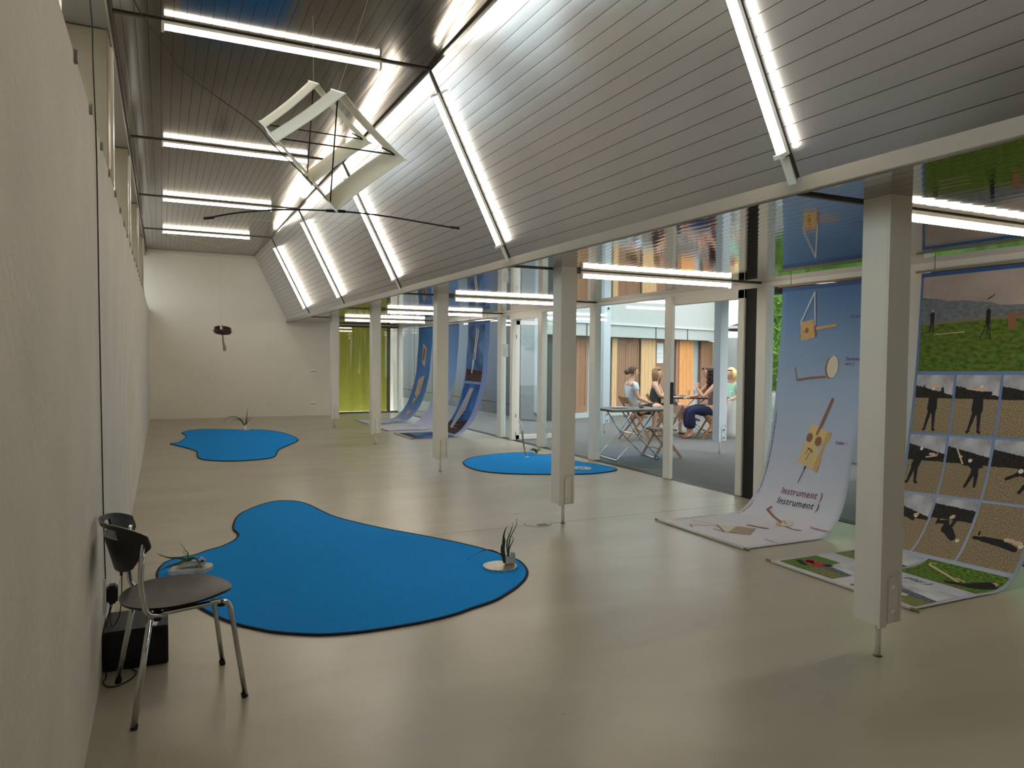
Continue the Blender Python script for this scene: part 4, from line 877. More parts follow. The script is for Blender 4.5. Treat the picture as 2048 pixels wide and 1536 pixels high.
man(bx(1, 1), [(.62, .58, .74, .52, .18, .18), (.74, .52, .72, .42, .16), (.70, .42, .58, .18, .10, .06), (.78, .42, .80, .20, .10, .06), (.60, .56, .42, .56, .07), (.80, .58, .86, .54, .08)], (.58, .62), [(.42, .56, .36, .64, .04), (.36, .64, .24, .80, .035), (.33, .68, .36, .68, .06)])
man(bx(2, 1), [(.58, .52, .80, .46, .16, .18), (.50, .46, .34, .38, .06), (.78, .44, .62, .18, .09, .06), (.60, .50, .50, .46, .08)], (.56, .52))
man(bx(0, 2), [(.10, .66, .44, .64, .09, .12), (.44, .64, .62, .58, .14, .08), (.02, .66, .12, .68, .06)], (.66, .64), [(.62, .66, .70, .68, .07)])
man(bx(1, 2), [(.52, .50, .70, .38, .22, .16), (.44, .62, .24, .60, .10, .08), (.44, .60, .46, .50, .12, .2), (.56, .54, .62, .68, .08), (.20, .58, .22, .66, .06)], (.84, .34), [(.50, .70, .54, .72, .09)])
man(bx(2, 2), [(.24, .44, .60, .42, .10, .14), (.60, .42, .86, .36, .14, .10), (.20, .44, .10, .44, .07), (.16, .50, .16, .54, .04)], (.94, .42), [(.66, .48, .78, .48, .07), (.84, .46, .92, .46, .08)])
patch(B, 'printed_photo', MT['ph_lake'], .02, 2.383, .44, 2.80); patch(B, 'printed_photo', MT['ph_green'], .46, 2.383, .975, 2.76)
strokes(B, 'printed_instrument', MT['figwood'], [(.08, .86, .14, .90, .02), (.08, .86, .10, .80, .02), (.10, .80, .62, .40, .035, .05), (.55, .55, .66, .50, .03)], (.46, 2.383, .975, 2.76))
strokes(B, 'printed_man', MT['fig'], [(.78, .35, .90, .60, .18, .2), (.78, .34, .60, .2, .12)], (.46, 2.383, .975, 2.76)); strokes(B, 'printed_face', MT['figskin'], [(.92, .62, .93, .70, .09)], (.46, 2.383, .975, 2.76), .0046)
patch(B, 'printed_photo', MT['ph_lake'], .02, 2.98, .44, 3.38); patch(B, 'printed_photo', MT['ph_lake'], .56, 2.93, .975, 3.38)
strokes(B, 'printed_red_coat', MT['figred'], [(.20, .5, .45, .55, .14), (.25, .4, .42, .42, .10), (.18, .56, .24, .48, .12)], (.02, 2.98, .44, 3.38)); strokes(B, 'printed_man', MT['fig'], [(.12, .35, .30, .25, .10), (.48, .56, .50, .62, .10)], (.02, 2.98, .44, 3.38), .0046)
patch(B, 'printed_photo', MT['ph_green'], .02, 3.0, .22, 3.38, .0030)
strokes(B, 'printed_man', MT['fig'], [(.10, .55, .30, .6, .2), (.28, .60, .36, .5, .1)], (.56, 2.93, .975, 3.38)); strokes(B, 'printed_drum', MT['hide'], [(.55, .32, .62, .32, .12)], (.56, 2.93, .975, 3.38), .0046)
text(B, 'play )', MT['ink'], .60, 2.885, .085, shear=.2)
# --- three far banners
B = banner((FARP, FARP), 17.62, 16.60, MT['ban_a'], 'blue banner printed with folded cardboard shapes, farthest along the glass')
for pts, m in (([(.36, .42), (.42, .40), (.62, .52), (.66, .50), (.62, .98), (.38, .88)], 'cardb'), ([(.42, .48), (.60, .56), (.54, .82), (.40, .80)], 'cardd'), ([(.30, 1.28), (.40, 1.24), (.72, 1.16), (.66, 1.62), (.52, 1.74), (.30, 1.66)], 'cardb'), ([(.42, 1.36), (.56, 1.32), (.50, 1.48)], 'cardd'), ([(.44, 1.52), (.60, 1.46), (.56, 1.66)], 'cardd'), ([(.30, 1.78), (.60, 1.72), (.44, 1.92)], 'cardb'), ([(.42, 2.10), (.66, 2.10), (.58, 2.22), (.44, 2.20)], 'cardb'), ([(.50, 2.24), (.62, 2.26), (.52, 2.36)], 'cardb'), ([(.50, 2.40), (.70, 2.44), (.66, 2.60), (.52, 2.70)], 'cardb')):
    poly(B, 'printed_cardboard', MT[m], pts, .004 if m == 'cardb' else .005)
for k in range(6): line(B, 'printed_text', MT['ink'], [(.70, 1.02+k*.33), (.88, 1.02+k*.33)], .004); line(B, 'printed_text', MT['ink'], [(.70, 1.06+k*.33), (.84, 1.06+k*.33)], .004)
B = banner((FARP, FARP), 16.0, 14.88, MT['ban_b'], 'plain pale lilac banner between the cardboard banner and the dark photo banner')
for k in range(4):
    a0 = k*.5; line(B, 'printed_line', MT['inkred'], [(.35+.25*math.cos(a0+j*.3), 2.35+.14*math.sin(a0+j*.3)+.08*k) for j in range(9)], .004)
B = banner((FARP, FARP), 14.35, 13.22, MT['ban_c'], 'banner with two dark blue night photographs beside the third column')
patch(B, 'printed_photo', MT['ph_night'], .05, .06, .80, 1.22); patch(B, 'printed_photo', MT['ph_blue'], .05, 1.27, .80, 2.42); patch(B, 'printed_photo', MT['ph_night'], .05, 2.48, .97, 3.30)
strokes(B, 'printed_smoke', MT['smoke'], [(.40, .30, .52, .92, .09, .05), (.62, .90, .50, .40, .04, .06), (.36, .16, .42, .36, .06, .08)], (.05, .06, .80, 1.22))
wv = MB(); 
strokes(B, 'printed_mesh', MT['smoke'], [(.30+.012*k, .14, .42+.018*k, .92, .010) for k in range(14)]+[(.28+.012*k, .12+.07*k, .62, .16+.075*k, .008) for k in range(10)], (.05, 1.27, .80, 2.42))

# ---------------------------------------------------------------- outdoor furniture
def ground(o): return o
def folding_table(x, y, rz, L, Wd, label, feet=None, round_=False):
    t = empty('folding_table', (x, y, -.012), rz, label=label, cat='table')
    h = .785
    b = MB().box(-L/2, L/2, -Wd/2, Wd/2, h-.02, h, .006).build('table_top', MT['outtable'], t, local=True)
    MB().box(-L/2+.02, L/2-.02, -Wd/2+.02, Wd/2-.02, h-.035, h-.02).build('apron', MT['strip'], t, local=True)
    lx = L/2-.12; wy = Wd/2-.05
    for s, w in ((1, wy), (-1, wy-.03)):
        pts = bez_corner([(s*(lx-.10), -w, h-.03), (s*.02, -w, .40), (-s*lx, -w, .035), (-s*lx, -w+.001, .013), (-s*lx, w-.001, .013), (-s*lx, w, .035), (s*.02, w, .40), (s*(lx-.10), w, h-.03)], .05)
        MB().tube(pts, .012, 8).build('leg_frame', MT['chrome'], t, local=True, smooth=True)
    MB().tube([(0.0, -wy, .40), (0.0, wy, .40)], .009, 8).build('cross_bar', MT['chrome'], t, local=True)
    return t
def folding_chair(x, y, rz, label, m=None):
    """faces local +X"""
    m = m or MT['wood']; t = empty('folding_chair', (x, y, -.012), rz, label=label, cat='chair', group='wooden folding chairs on the terrace')
    for s in (-1, 1):
        MB().bar((.26, s*.205, 0), (-.235, s*.205, .83), .02, .036, (1, 0, .6)).build('long_leg', m, t, local=True)
        MB().bar((-.24, s*.18, 0), (.15, s*.18, .47), .02, .034, (-1, 0, .9)).build('short_leg', m, t, local=True)
    for k in range(5): MB().box(-.15+k*.072, -.15+k*.072+.062, -.195, .195, .445, .460, .004).build('slat', m, t, local=True)
    MB().bar((-.15, -.175, .437), (.20, -.175, .437), .018, .02).build('seat_rail', m, t, local=True); MB().bar((-.15, .175, .437), (.20, .175, .437), .018, .02).build('seat_rail', m, t, local=True)
    b = MB()
    b.grid(lambda u, v: Vector((-.205-.018*math.cos((u-.5)*PI)-.055*(v-.5)*1.0, -.215+.43*u, .70+.12*v)), 8, 2)
    b.grid(lambda u, v: Vector((-.190-.018*math.cos((u-.5)*PI)-.055*(v-.5)*1.0, -.215+.43*(1-u), .70+.12*v)), 8, 2)
    b.build('back_board', m, t, local=True)
    MB().tube([(.16, -.2, .16), (.16, .2, .16)], .009, 6).build('stretcher', m, t, local=True); MB().tube([(-.14, -.18, .12), (-.14, .18, .12)], .009, 6).build('stretcher', m, t, local=True)
    return t
tb1 = folding_table(6.60, 9.60, math.radians(-6), .98, .72, 'nearest outdoor folding table with chrome legs and dark top, just beyond the glass')
folding_chair(7.17, 9.50, math.radians(172), 'empty wooden folding chair at the nearest outdoor table', MT['brownwood'])
sh = MB().box(6.35, 6.60, 9.60, 9.80, .7855, .7885); o = sh.build('paper_sheet', MT['paper'], origin=(6.47, 9.70, .7855)); tag(o, 'white paper sheet lying on the nearest outdoor table', 'paper')
at_ = MB().lathe((6.72, 9.45, .7855), [(.03, 0), (.045, .012), (.042, .02), (.028, .006)], 16).build('ashtray', MT['outtable'], origin=(6.72, 9.45, .7855)); tag(at_, 'small dark dish on the nearest outdoor table', 'dish')
tb2 = folding_table(9.75, 12.25, math.radians(-24), 1.15, .75, 'far outdoor folding table with glasses where the women sit')
def tumbler(x, y, label, h=.12):
    t = MB().lathe((x, y, .7855), [(.027, 0), (.034, h), (.031, h), (.025, .006)], 14).build('drinking_glass', MT['drinkglass'], origin=(x, y, .7855)); tag(t, label, 'glass', 'drinking glasses on the far outdoor table')
for x, y, lb in ((9.30, 12.25, 'clear drinking glass at the left end of the far table, beside the door stile'), (9.60, 12.38, 'clear drinking glass behind the dark wallet on the far table'), (9.86, 12.20, 'clear drinking glass in the middle of the far table'), (10.08, 11.98, 'clear drinking glass by the curly haired woman\'s elbow'), (10.0, 12.2, 'tall clear glass just behind the curly haired woman\'s arm')): tumbler(x, y, lb)
o = MB().box(9.42, 9.56, 12.22, 12.32, .7855, .817, .008).build('wallet', MT['black'], origin=(9.5, 12.27, .7855)); tag(o, 'dark wallet lying on the far outdoor table', 'wallet')
o = MB().box(9.72, 9.80, 12.20, 12.32, .7855, .794, .003).build('phone', MT['strip'], origin=(9.76, 12.26, .7855)); tag(o, 'small dark phone lying flat on the far outdoor table', 'phone')

# ---------------------------------------------------------------- people
def skin(verts, edges, radii, name, m, parent, sub=2, extra=None):
    me = bpy.data.meshes.new(name); bm = bmesh.new(); L = bm.verts.layers.skin.verify(); vs = []
    for i, (p, r) in enumerate(zip(verts, radii)):
        v = bm.verts.new(p); rr = r if isinstance(r, tuple) else (r, r); v[L].radius = rr; v[L].use_root = (i == 0); vs.append(v)
    for a, b in edges: bm.edges.new((vs[a], vs[b]))
    bm.to_mesh(me); bm.free(); o = bpy.data.objects.new(name, me); COL.objects.link(o)
    mo = o.modifiers.new('s', 'SKIN'); mo.use_smooth_shade = True; mo.branch_smoothing = .4
    ms = o.modifiers.new('u', 'SUBSURF'); ms.levels = sub; ms.render_levels = sub
    dg = bpy.context.evaluated_depsgraph_get(); ev = bpy.data.meshes.new_from_object(o.evaluated_get(dg)); bpy.data.objects.remove(o); bpy.data.meshes.remove(me)
    if extra:
        bm = bmesh.new(); bm.from_mesh(ev)
        for e in extra: bm.from_mesh(e)
        bm.to_mesh(ev); bm.free()
    ev.materials.clear(); ev.materials.append(m); ev.polygons.foreach_set('use_smooth', [True]*len(ev.polygons)); ev.name = name
    r = bpy.data.objects.new(name, ev); COL.objects.link(r); r.parent = parent; return r
def chain_mesh(pts, rad):
    o = skin(pts, [(i, i+1) for i in range(len(pts)-1)], rad, 'tmp', MT['skin'], None, 1); me = o.data.copy(); bpy.data.objects.remove(o); return me
def hand(wr_p, dr, palm_n, side):
    """five bent fingers from a wrist; dr direction of the hand, palm_n palm normal"""
    d = Vector(dr).normalized(); n = Vector(palm_n).normalized(); x = d.cross(n).normalized()*side; w = Vector(wr_p); out = []
    for k, (off, ln) in enumerate(((-.030, .058), (-.011, .070), (.009, .066), (.027, .052))):
        a = w+d*.055+x*off*.8; b = w+d*.095+x*off; c = b+d*ln*.55+n*ln*.18; e = c+d*ln*.28+n*ln*.38
        out.append(chain_mesh([a, b, c, e], [.010, .0098, .0088, .0075]))
    a = w+d*.03-x*.022; b = a+d*.028-x*.022+n*.008; c = b+d*.030-x*.004+n*.016; out.append(chain_mesh([a, b, c], [.012, .0105, .009]))
    return out
def person(x, y, rz, label, pose, look, skinm, topm, sleeve, botm, bot_len, hairm, hair, shoem, z=0, wide=1.2, neck='crew', botw=1.08):
    t = empty('person', (x, y, -.012+z), rz, label=label, cat='person', group='women sitting on the terrace'); t.scale = (1.04, 1.04, 1.02)
    P = {k: Vector(v) for k, v in pose.items()}
    names = ['pelvis', 'waist', 'chest', 'neckb', 'neckt']; V = [P[n] for n in names]; R = [(.13, .105), (.115, .095), (.125, .095), (.055, .055), (.050, .050)]
    E = [(0, 1), (1, 2), (2, 3), (3, 4)]; lk = Vector((math.cos(look), math.sin(look), 0)); hd = P['head']
    hv = [hd+Vector((0, 0, -.055))+lk*.018, hd, hd+Vector((0, 0, .055))-lk*.005]; V += hv; R += [(.058, .070), (.078, .090), (.062, .072)]; E += [(4, 5), (5, 6), (6, 7)]
    def add(p, r, pr_): V.append(Vector(p)); R.append(r); E.append((pr_, len(V)-1)); return len(V)-1
    ext = []
    for s in 'LR':
        i = add(P[s+'sh'], .056, 2); i = add(P[s+'sh'].lerp(P[s+'el'], .5), .049, i); i = add(P[s+'el'], .041, i); i = add(P[s+'el'].lerp(P[s+'wr'], .4), .040, i); i = add(P[s+'wr'], .024, i)
        d = P[s+'hd']-P[s+'wr']; d.normalize(); add(P[s+'wr']+d*.06, (.030, .018), i)
        ext += hand(P[s+'wr'], d, (0, 0, -1) if abs(d.z) < .8 else (1, 0, 0), 1 if s == 'L' else -1)
        i = add(P[s+'hp'], .092, 0); i = add(P[s+'hp'].lerp(P[s+'kn'], .5), .076, i); i = add(P[s+'kn'], .056, i); i = add(P[s+'kn'].lerp(P[s+'an'], .35), .054, i); i = add(P[s+'an'], .034, i)
        ft = P[s+'to']-P[s+'an']; add(P[s+'an']+Vector((0, 0, -.045))+ft*.35, (.034, .03), i); add(P[s+'to'], (.036, .018), len(V)-1)
    b = skin(V, E, R, 'body', skinm, t, 2, ext)
    # face
    up = Vector((0, 0, 1)); sd__ = lk.cross(up)
    MB().tube([hd+lk*.080+up*.018, hd+lk*.096-up*.020, hd+lk*.082-up*.028], [.005, .010, .006], 8).build('nose', skinm, t, local=True, smooth=True)
    for s in (-1, 1):
        MB().ball(hd+lk*.074+sd__*s*.030+up*.016, .0095, 8, 6).build('eye', MT['ink'], t, local=True, smooth=True); MB().ball(hd-lk*.005+sd__*s*.082-up*.005, (.014, .014, .028), 8, 6).build('ear', skinm, t, local=True, smooth=True)
    MB().tube([hd+lk*.084-sd__*.022-up*.056, hd+lk*.094-up*.054, hd+lk*.084+sd__*.022-up*.056], [.003, .006, .003], 6).build('mouth', mat('lips', (178, 92, 88), .5), t, local=True)
    # hair cap
    def cap(scale, back, low, fl_=.35):
        bb = MB(); n, m = 20, 12; vs = []
        for i in range(m+1):
            for j in range(n):
                a = PI*i/m*low; q = 2*PI*j/n; d = Vector((math.sin(a)*math.cos(q), math.sin(a)*math.sin(q), math.cos(a))); front = max(0, d.x)
                rr = Vector((.100, .092, .112))*scale
                if d.z < .45 and d.x > fl_: d = Vector((fl_*.6, d.y, max(d.z, .2)))
                vs.append((d.x*rr.x-.012-back*max(0, -d.x), d.y*rr.y, d.z*rr.z+.012))
        q_ = Matrix.Rotation(look, 3, 'Z'); V_ = [hd+q_ @ Vector(v) for v in vs]
        bb.add(V_, [(i*n+j, (i+1)*n+j, (i+1)*n+(j+1) % n, i*n+(j+1) % n) for i in range(m) for j in range(n)]); return bb
    H = cap(1.0, .01, .62 if hair != 'bob' else .8)
    hb = H.build('hair', hairm, t, local=True, smooth=True)
    sol = hb.modifiers.new('s', 'SOLIDIFY'); sol.thickness = .006
    if hair == 'bun': MB().ball(hd-lk*.125+up*.0, (.058, .058, .055), 12, 8).build('hair_bun', hairm, t, local=True, smooth=True)
    if hair == 'long':
        for k in range(12):
            a = look+PI+(k-5.5)*.30; d = Vector((math.cos(a), math.sin(a), 0)); MB().tube([hd+d*.080+up*.05, hd+d*.098-up*.03, hd+d*.088-up*.12, hd+d*.080-lk*.02-up*.24], [.022, .028, .026, .008], 8).build('hair_strand', hairm, t, local=True, smooth=True)
    if hair == 'bob':
        for k in range(13):
            a = look+PI+(k-6)*.32; d = Vector((math.cos(a), math.sin(a), 0)); MB().tube([hd+d*.075+up*.06, hd+d*.105, hd+d*.108-up*.07, hd+d*.085-up*.13], [.022, .032, .034, .016], 8).build('hair_strand', hairm, t, local=True, smooth=True)
    if hair == 'curly':
        random.seed(11)
        for k in range(34):
            a = look+PI+(random.random()-.5)*3.6; d = Vector((math.cos(a), math.sin(a), 0)); r0 = random.uniform(.07, .115); z0 = random.uniform(-.02, .09); ln = random.uniform(.22, .36); pts = []
            for q in range(14):
                f = q/13; w_ = .014; pts.append(hd+d*(r0+w_*math.cos(q*1.7+k))+Vector((-d.y, d.x, 0))*w_*math.sin(q*1.7+k)+up*(z0-f*ln))
            MB().tube(pts, [.013]*13+[.006], 6).build('hair_curl', hairm, t, local=True, smooth=True)
    # clothes
    V = [P['pelvis'], P['waist'], P['chest'], P['chest'].lerp(P['neckb'], .55)]; R = [(.148*wide, .122*wide), (.136*wide, .114*wide), (.146*wide, .114*wide), (.085, .075)]; E = [(0, 1), (1, 2), (2, 3)]
    for s in 'LR':
        if sleeve > 0:
            V.append(P[s+'sh']); R.append(.062*wide); E.append((2, len(V)-1)); V.append(P[s+'sh'].lerp(P[s+'el'], sleeve)); R.append(.055*wide); E.append((len(V)-2, len(V)-1))
        else: V.append(P[s+'sh'].lerp(P['chest'], .38)+Vector((0, 0, .02))); R.append(.042); E.append((2, len(V)-1))
    skin(V, E, R, 'top', topm, t)
    V = [P['pelvis']+Vector((0, 0, .03)), P['pelvis']-Vector((0, 0, .01))]; R = [(.150, .125), (.150, .125)]; E = [(0, 1)]
    for s in 'LR':
        V.append(P[s+'hp']); R.append(.112*botw); E.append((1, len(V)-1)); a = len(V)-1
        if bot_len <= 1: V.append(P[s+'hp'].lerp(P[s+'kn'], bot_len)); R.append(.094*botw); E.append((a, a+1))
        else:
            V.append(P[s+'kn']); R.append(.084*botw); E.append((a, a+1)); V.append(P[s+'kn'].lerp(P[s+'an'], bot_len-1)); R.append(.082*botw*1.15); E.append((a+1, a+2))
    skin(V, E, R, 'trousers' if bot_len > 1 else 'shorts', botm, t)
    for s in 'LR':
        ft = (P[s+'to']-P[s+'an']); ft.z = 0; ft.normalize(); a = P[s+'an']+Vector((0, 0, -.055)); skin([a-ft*.035, a+ft*.06-Vector((0, 0, .008)), P[s+'to']+ft*.01], [(0, 1), (1, 2)], [(.040, .028), (.043, .026), (.040, .018)], 'shoe', shoem, t, 1)
    return t
# local frame: +X forwards, seat height .46
SIT = dict(pelvis=(-.04, 0, .555), waist=(-.07, 0, .74), chest=(-.07, 0, .93), neckb=(-.055, 0, 1.09), neckt=(-.035, 0, 1.145), head=(-.01, 0, 1.245),
           Lsh=(-.06, .175, 1.03), Lel=(.02, .235, .78), Lwr=(.20, .16, .70), Lhd=(.28, .12, .68), Rsh=(-.06, -.175, 1.03), Rel=(.02, -.235, .78), Rwr=(.20, -.16, .70), Rhd=(.28, -.12, .68),
           Lhp=(.03, .095, .535), Lkn=(.44, .11, .55), Lan=(.42, .11, .10), Lto=(.60, .12, .03), Rhp=(.03, -.095, .535), Rkn=(.44, -.11, .55), Ran=(.40, -.11, .10), Rto=(.58, -.12, .03))
HR = {'brown': mat('brown_hair', (92, 66, 48), .6, noise=.2, nscale=60), 'fair': mat('light_brown_hair', (140, 104, 72), .6, noise=.2, nscale=60), 'dark': mat('dark_curly_hair', (58, 40, 36), .5, noise=.35, nscale=90), 'blonde': mat('blonde_hair', (236, 206, 142), .55, noise=.1, nscale=60)}
p_ = dict(SIT); p_.update(Rkn=(.44, -.06, .62), Ran=(.66, .10, .36), Rto=(.86, .14, .32), chest=(-.11, 0, .94), neckb=(-.10, 0, 1.10), neckt=(-.08, 0, 1.16), head=(-.05, 0, 1.26), Lsh=(-.10, .175, 1.04), Rsh=(-.10, -.175, 1.04), Lel=(-.06, .24, .78), Rel=(-.06, -.24, .78), Lwr=(.16, .2, .68), Rwr=(.16, -.2, .70))
person(8.23, 11.76, math.radians(-12), 'seated woman with hair in a bun, light blue T-shirt and dark shorts', p_, math.radians(-8), MT['skin'], mat('pale_blue_cotton', (216, 226, 240), .85), .55, mat('dark_shorts_cloth', (52, 46, 58), .85), .68, HR['brown'], 'bun', MT['plydark'], z=.02)
folding_chair(8.19, 11.76, math.radians(-12), 'wooden folding chair under the woman with the bun')
p_ = dict(SIT); p_.update(Lel=(.06, .22, .80), Lwr=(.26, .06, .76), Lhd=(.34, 0, .78), Rel=(.06, -.22, .80), Rwr=(.26, -.05, .76), Rhd=(.34, 0, .78), Rkn=(.44, -.06, .62), Ran=(.64, .12, .40), Rto=(.80, .16, .30))
person(9.17, 12.32, math.radians(-42), 'seated fair-haired woman in a dark tank top at the far table', p_, math.radians(-14), MT['skin'], mat('charcoal_jersey', (62, 62, 66), .85), 0, mat('dark_green_shorts', (44, 54, 56), .85), .95, HR['fair'], 'long', mat('patterned_shoe', (92, 60, 56), .7, noise=.6, nscale=60))
folding_chair(9.17, 12.32, math.radians(-38), 'wooden folding chair under the woman in the dark tank top')
p_ = dict(SIT); p_.update(chest=(-.02, 0, .93), neckb=(.02, 0, 1.08), neckt=(.05, 0, 1.15), head=(.07, 0, 1.27), Lsh=(.0, .175, 1.03), Rsh=(.0, -.175, 1.03), Lel=(.24, .24, .80), Lwr=(.32, .10, .98), Lhd=(.30, .04, 1.06), Rel=(.22, -.22, .80), Rwr=(.42, -.08, .79), Rhd=(.5, 0, .79))
person(9.80, 11.43, math.radians(158), 'seated curly haired woman in navy trousers, half behind the outdoor column', p_, math.radians(-20), MT['skin2'], mat('dark_floral_cloth', (70, 54, 54), .8, rgb2=(150, 120, 112), nscale=30), 0, mat('navy_linen', (28, 30, 66), .85), 1.85, HR['dark'], 'curly', MT['plydark'], botw=1.12)
folding_chair(9.82, 11.42, math.radians(158), 'wooden folding chair under the curly haired woman')
p_ = dict(SIT)
person(10.80, 12.02, math.radians(185), 'seated blonde woman in a mint green top, right of the outdoor column', p_, math.radians(10), MT['skin'], mat('mint_cotton', (168, 214, 190), .85), .6, mat('blue_skirt_cloth', (104, 102, 176), .85), .8, HR['blonde'], 'bob', MT['plydark'])
folding_chair(10.80, 12.02, math.radians(185), 'wooden folding chair under the blonde woman', MT['lightwood'])
tg = empty('tote_bag', (10.35, 11.45, .05), 0, label='white cloth tote bag beside the outdoor column, in front of the blonde woman', cat='bag')
b = MB(); NB = 20
vs = []
for j in range(7):
    f = j/6; wv_ = .10+.13*(f**.8)
    for k in range(NB):
        a = 2*PI*k/NB; vs.append((10.35+(wv_+.012*math.sin(5*a+j))*math.cos(a)*.8, 11.45+(wv_+.012*math.sin(5*a+j))*math.sin(a)*.7, .72-.732*f))
b.add(vs, [(j*NB+k, j*NB+(k+1) % NB, (j+1)*NB+(k+1) % NB, (j+1)*NB+k) for j in range(6) for k in range(NB)]+[tuple(6*NB+k for k in range(NB))]).build('pouch', mat('white_canvas', (238, 238, 236), .85), tg, smooth=True)
MB().tube(smooth_path([(10.29, 11.45, .70), (10.30, 11.46, .88), (10.35, 11.48, .90), (10.40, 11.46, .86), (10.41, 11.45, .70)], 4), .010, 6).build('handle', MT['white'], tg)

# ---------------------------------------------------------------- planting beyond the terrace
def leafcloud(name, m, parent, blobs, n, size, seed, org):
    rnd = random.Random(seed); vs = []; fs = []
    tot = sum(b_[3]*b_[4]*b_[5] for b_ in blobs)
    for (cx_, cy_, cz_, rx_, ry_, rz__) in blobs:
        for _ in range(int(n*rx_*ry_*rz__/tot)):
            while True:
                d = Vector((rnd.uniform(-1, 1), rnd.uniform(-1, 1), rnd.uniform(-1, 1)))
                if .35 < d.length < 1: break
            c = Vector((cx_+d.x*rx_, cy_+d.y*ry_, cz_+d.z*rz__))-Vector(org); a = Vector((rnd.gauss(0, 1), rnd.gauss(0, 1), rnd.gauss(-.6, .6))).normalized(); bb = a.cross(Vector((rnd.gauss(0, 1), rnd.gauss(0, 1), rnd.gauss(0, 1)))).normalized()
            s = size*rnd.uniform(.6, 1.3); k = len(vs); nn = a.cross(bb)*s*.12
            vs += [tuple(c-a*s), tuple(c+bb*s*.35+nn), tuple(c+a*s), tuple(c-bb*s*.35+nn)]; fs += [(k, k+1, k+2), (k, k+2, k+3)]
    me = bpy.data.meshes.new(name); me.from_pydata(vs, [], fs); me.materials.append(m); o = bpy.data.objects.new(name, me); COL.objects.link(o); o.parent = parent; o['kind'] = 'stuff'; return o
def leafmat(name, c1, c2):
    m = mat(name, c1, .45, rgb2=c2, nscale=1.2); nt = m.node_tree; t = nt.nodes.new('ShaderNodeBsdfTranslucent'); t.inputs[0].default_value = (*lin(c2), 1); mx = nt.nodes.new('ShaderNodeMixShader'); mx.inputs[0].default_value = .4
    nt.links.new(nt.nodes['Principled BSDF'].outputs[0], mx.inputs[1]); nt.links.new(t.outputs[0], mx.inputs[2]); nt.links.new(mx.outputs[0], nt.nodes['Material Output'].inputs[0]); return m
LM = [leafmat('bright_leaf', (98, 148, 56), (168, 206, 104)), leafmat('mid_leaf', (76, 132, 58), (136, 188, 92)), leafmat('pale_leaf', (140, 190, 90), (196, 230, 140))]
def bush(x, y, blobs, n, size, mi, label, name='shrub', cat='shrub', trunkh=1.0, seed=1):
    t = empty(name, (x, y, -.012), 0, label=label, cat=cat)
    leafcloud('foliage', LM[mi], t, blobs, n, size, seed, (x, y, -.012))
    MB().tube(smooth_path([(x, y, -.012), (x+.05, y-.04, trunkh*.5), (x-.03, y+.05, trunkh)], 4), .05 if trunkh < 2 else .13, 8).build('trunk', MT['bark'], t, smooth=True)
    return t
bush(10.4, 10.1, [(10.4, 10.1, 1.8, .75, .9, .9), (10.3, 9.9, 2.8, .7, .8, .8)], 5200, .085, 0, 'leafy bright green shrub seen between glass post and instrument banner', seed=1)
bush(11.2, 8.6, [(11.2, 8.6, 1.5, .9, 1.1, 1.1), (11.3, 8.5, 3.0, .8, 1.0, .9)], 4500, .09, 0, 'bright green shrub behind the instrument banner', seed=2)
bush(12.0, 6.4, [(12.0, 6.4, 2.3, 1.0, 1.2, 1.1), (12.2, 6.6, 3.6, 1.0, 1.2, 1.0)], 4500, .10, 0, 'bright green shrub behind the nearest column', seed=3)
bush(12.6, 3.8, [(12.6, 3.8, 2.6, 1.1, 1.3, 1.1), (12.9, 3.9, 4.2, 1.2, 1.6, 1.1)], 5000, .11, 2, 'pale green tree showing above the photo banner', 'tree', 'tree', 2.2, 4)
bush(12.6, 1.0, [(12.6, .8, 2.8, 1.1, 1.2, 1.1), (12.8, 1.0, 4.4, 1.2, 1.6, 1.0)], 4000, .11, 0, 'green tree beside the nearest window panes at right', 'tree', 'tree', 2.2, 5)
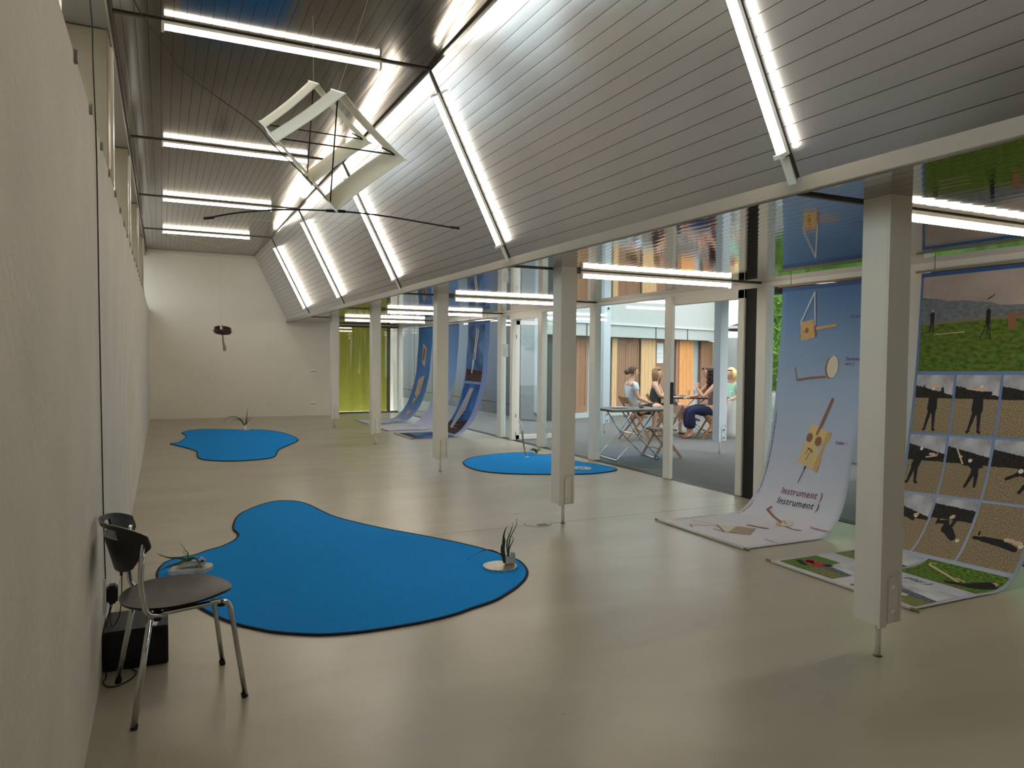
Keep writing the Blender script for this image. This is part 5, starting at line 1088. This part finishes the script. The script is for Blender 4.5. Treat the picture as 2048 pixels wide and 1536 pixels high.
bush(17.5, 17.2, [(17.5, 17.2, 2.2, 1.0, 1.2, 1.2), (17.6, 17.4, 4.3, 1.6, 1.6, 1.5)], 6000, .10, 0, 'bright green tree beyond the end of the white building', 'tree', 'tree', 2.6, 6)
bush(23.0, 21.0, [(23.0, 21.0, 3.4, 2.2, 2.4, 2.6), (22.5, 21.5, 5.6, 2.6, 2.6, 1.9)], 6500, .16, 2, 'pale green tree farther back beyond the terrace', 'tree', 'tree', 3.0, 7)
bush(15.2, 12.9, [(15.2, 12.9, 1.0, .9, 1.2, .8), (15.6, 12.6, 2.2, .7, 1.0, .7)], 4000, .10, 1, 'darker green shrub behind the blonde woman', seed=8)
bush(16.5, 9.5, [(16.5, 9.5, 2.0, 1.8, 2.4, 1.9), (16.7, 9.2, 4.8, 1.8, 2.4, 1.7)], 6500, .15, 1, 'broad green tree behind the shrubs of the terrace', 'tree', 'tree', 3.0, 9)
bush(17.5, 4.5, [(17.5, 4.5, 3.0, 1.8, 2.6, 3.0), (17.5, 4.0, 6.0, 1.8, 2.6, 1.7)], 6500, .15, 2, 'broad pale green tree behind the nearest shrubs', 'tree', 'tree', 3.0, 10)
kb = MB().box(9.4, 9.75, -3.0, 9.6, -.012, .5, .02).build('planter_wall', MT['outwhite'], origin=(9.6, 3.3, -.012)); tag(kb, 'low pale planter wall in front of the shrubs', 'wall')
for (x, y, z, w, lb) in ((13.9, 14.6, 2.30, 1.6, 'dark parasol whose white rim shows above the far door'), (17.2, 13.4, 2.75, 1.9, 'dark parasol beyond the outdoor column, nearer the trees')):
    t = empty('parasol', (x, y, -.012), 0, label=lb, cat='parasol')
    MB().lathe((x, y, z), [(w/2, 0), (w/2, .05), (.05, .35), (.04, .36), (w/2-.03, .02)], 8).build('canopy', MT['black'], t); MB().lathe((x, y, z+.05), [(w/2+.01, -.02), (w/2+.01, .02), (w/2-.05, .04)], 8).build('rim', MT['outwhite'], t)
    MB().tube([(x, y, -.012), (x, y, z+.3)], .03, 10).build('pole', MT['strip'], t)
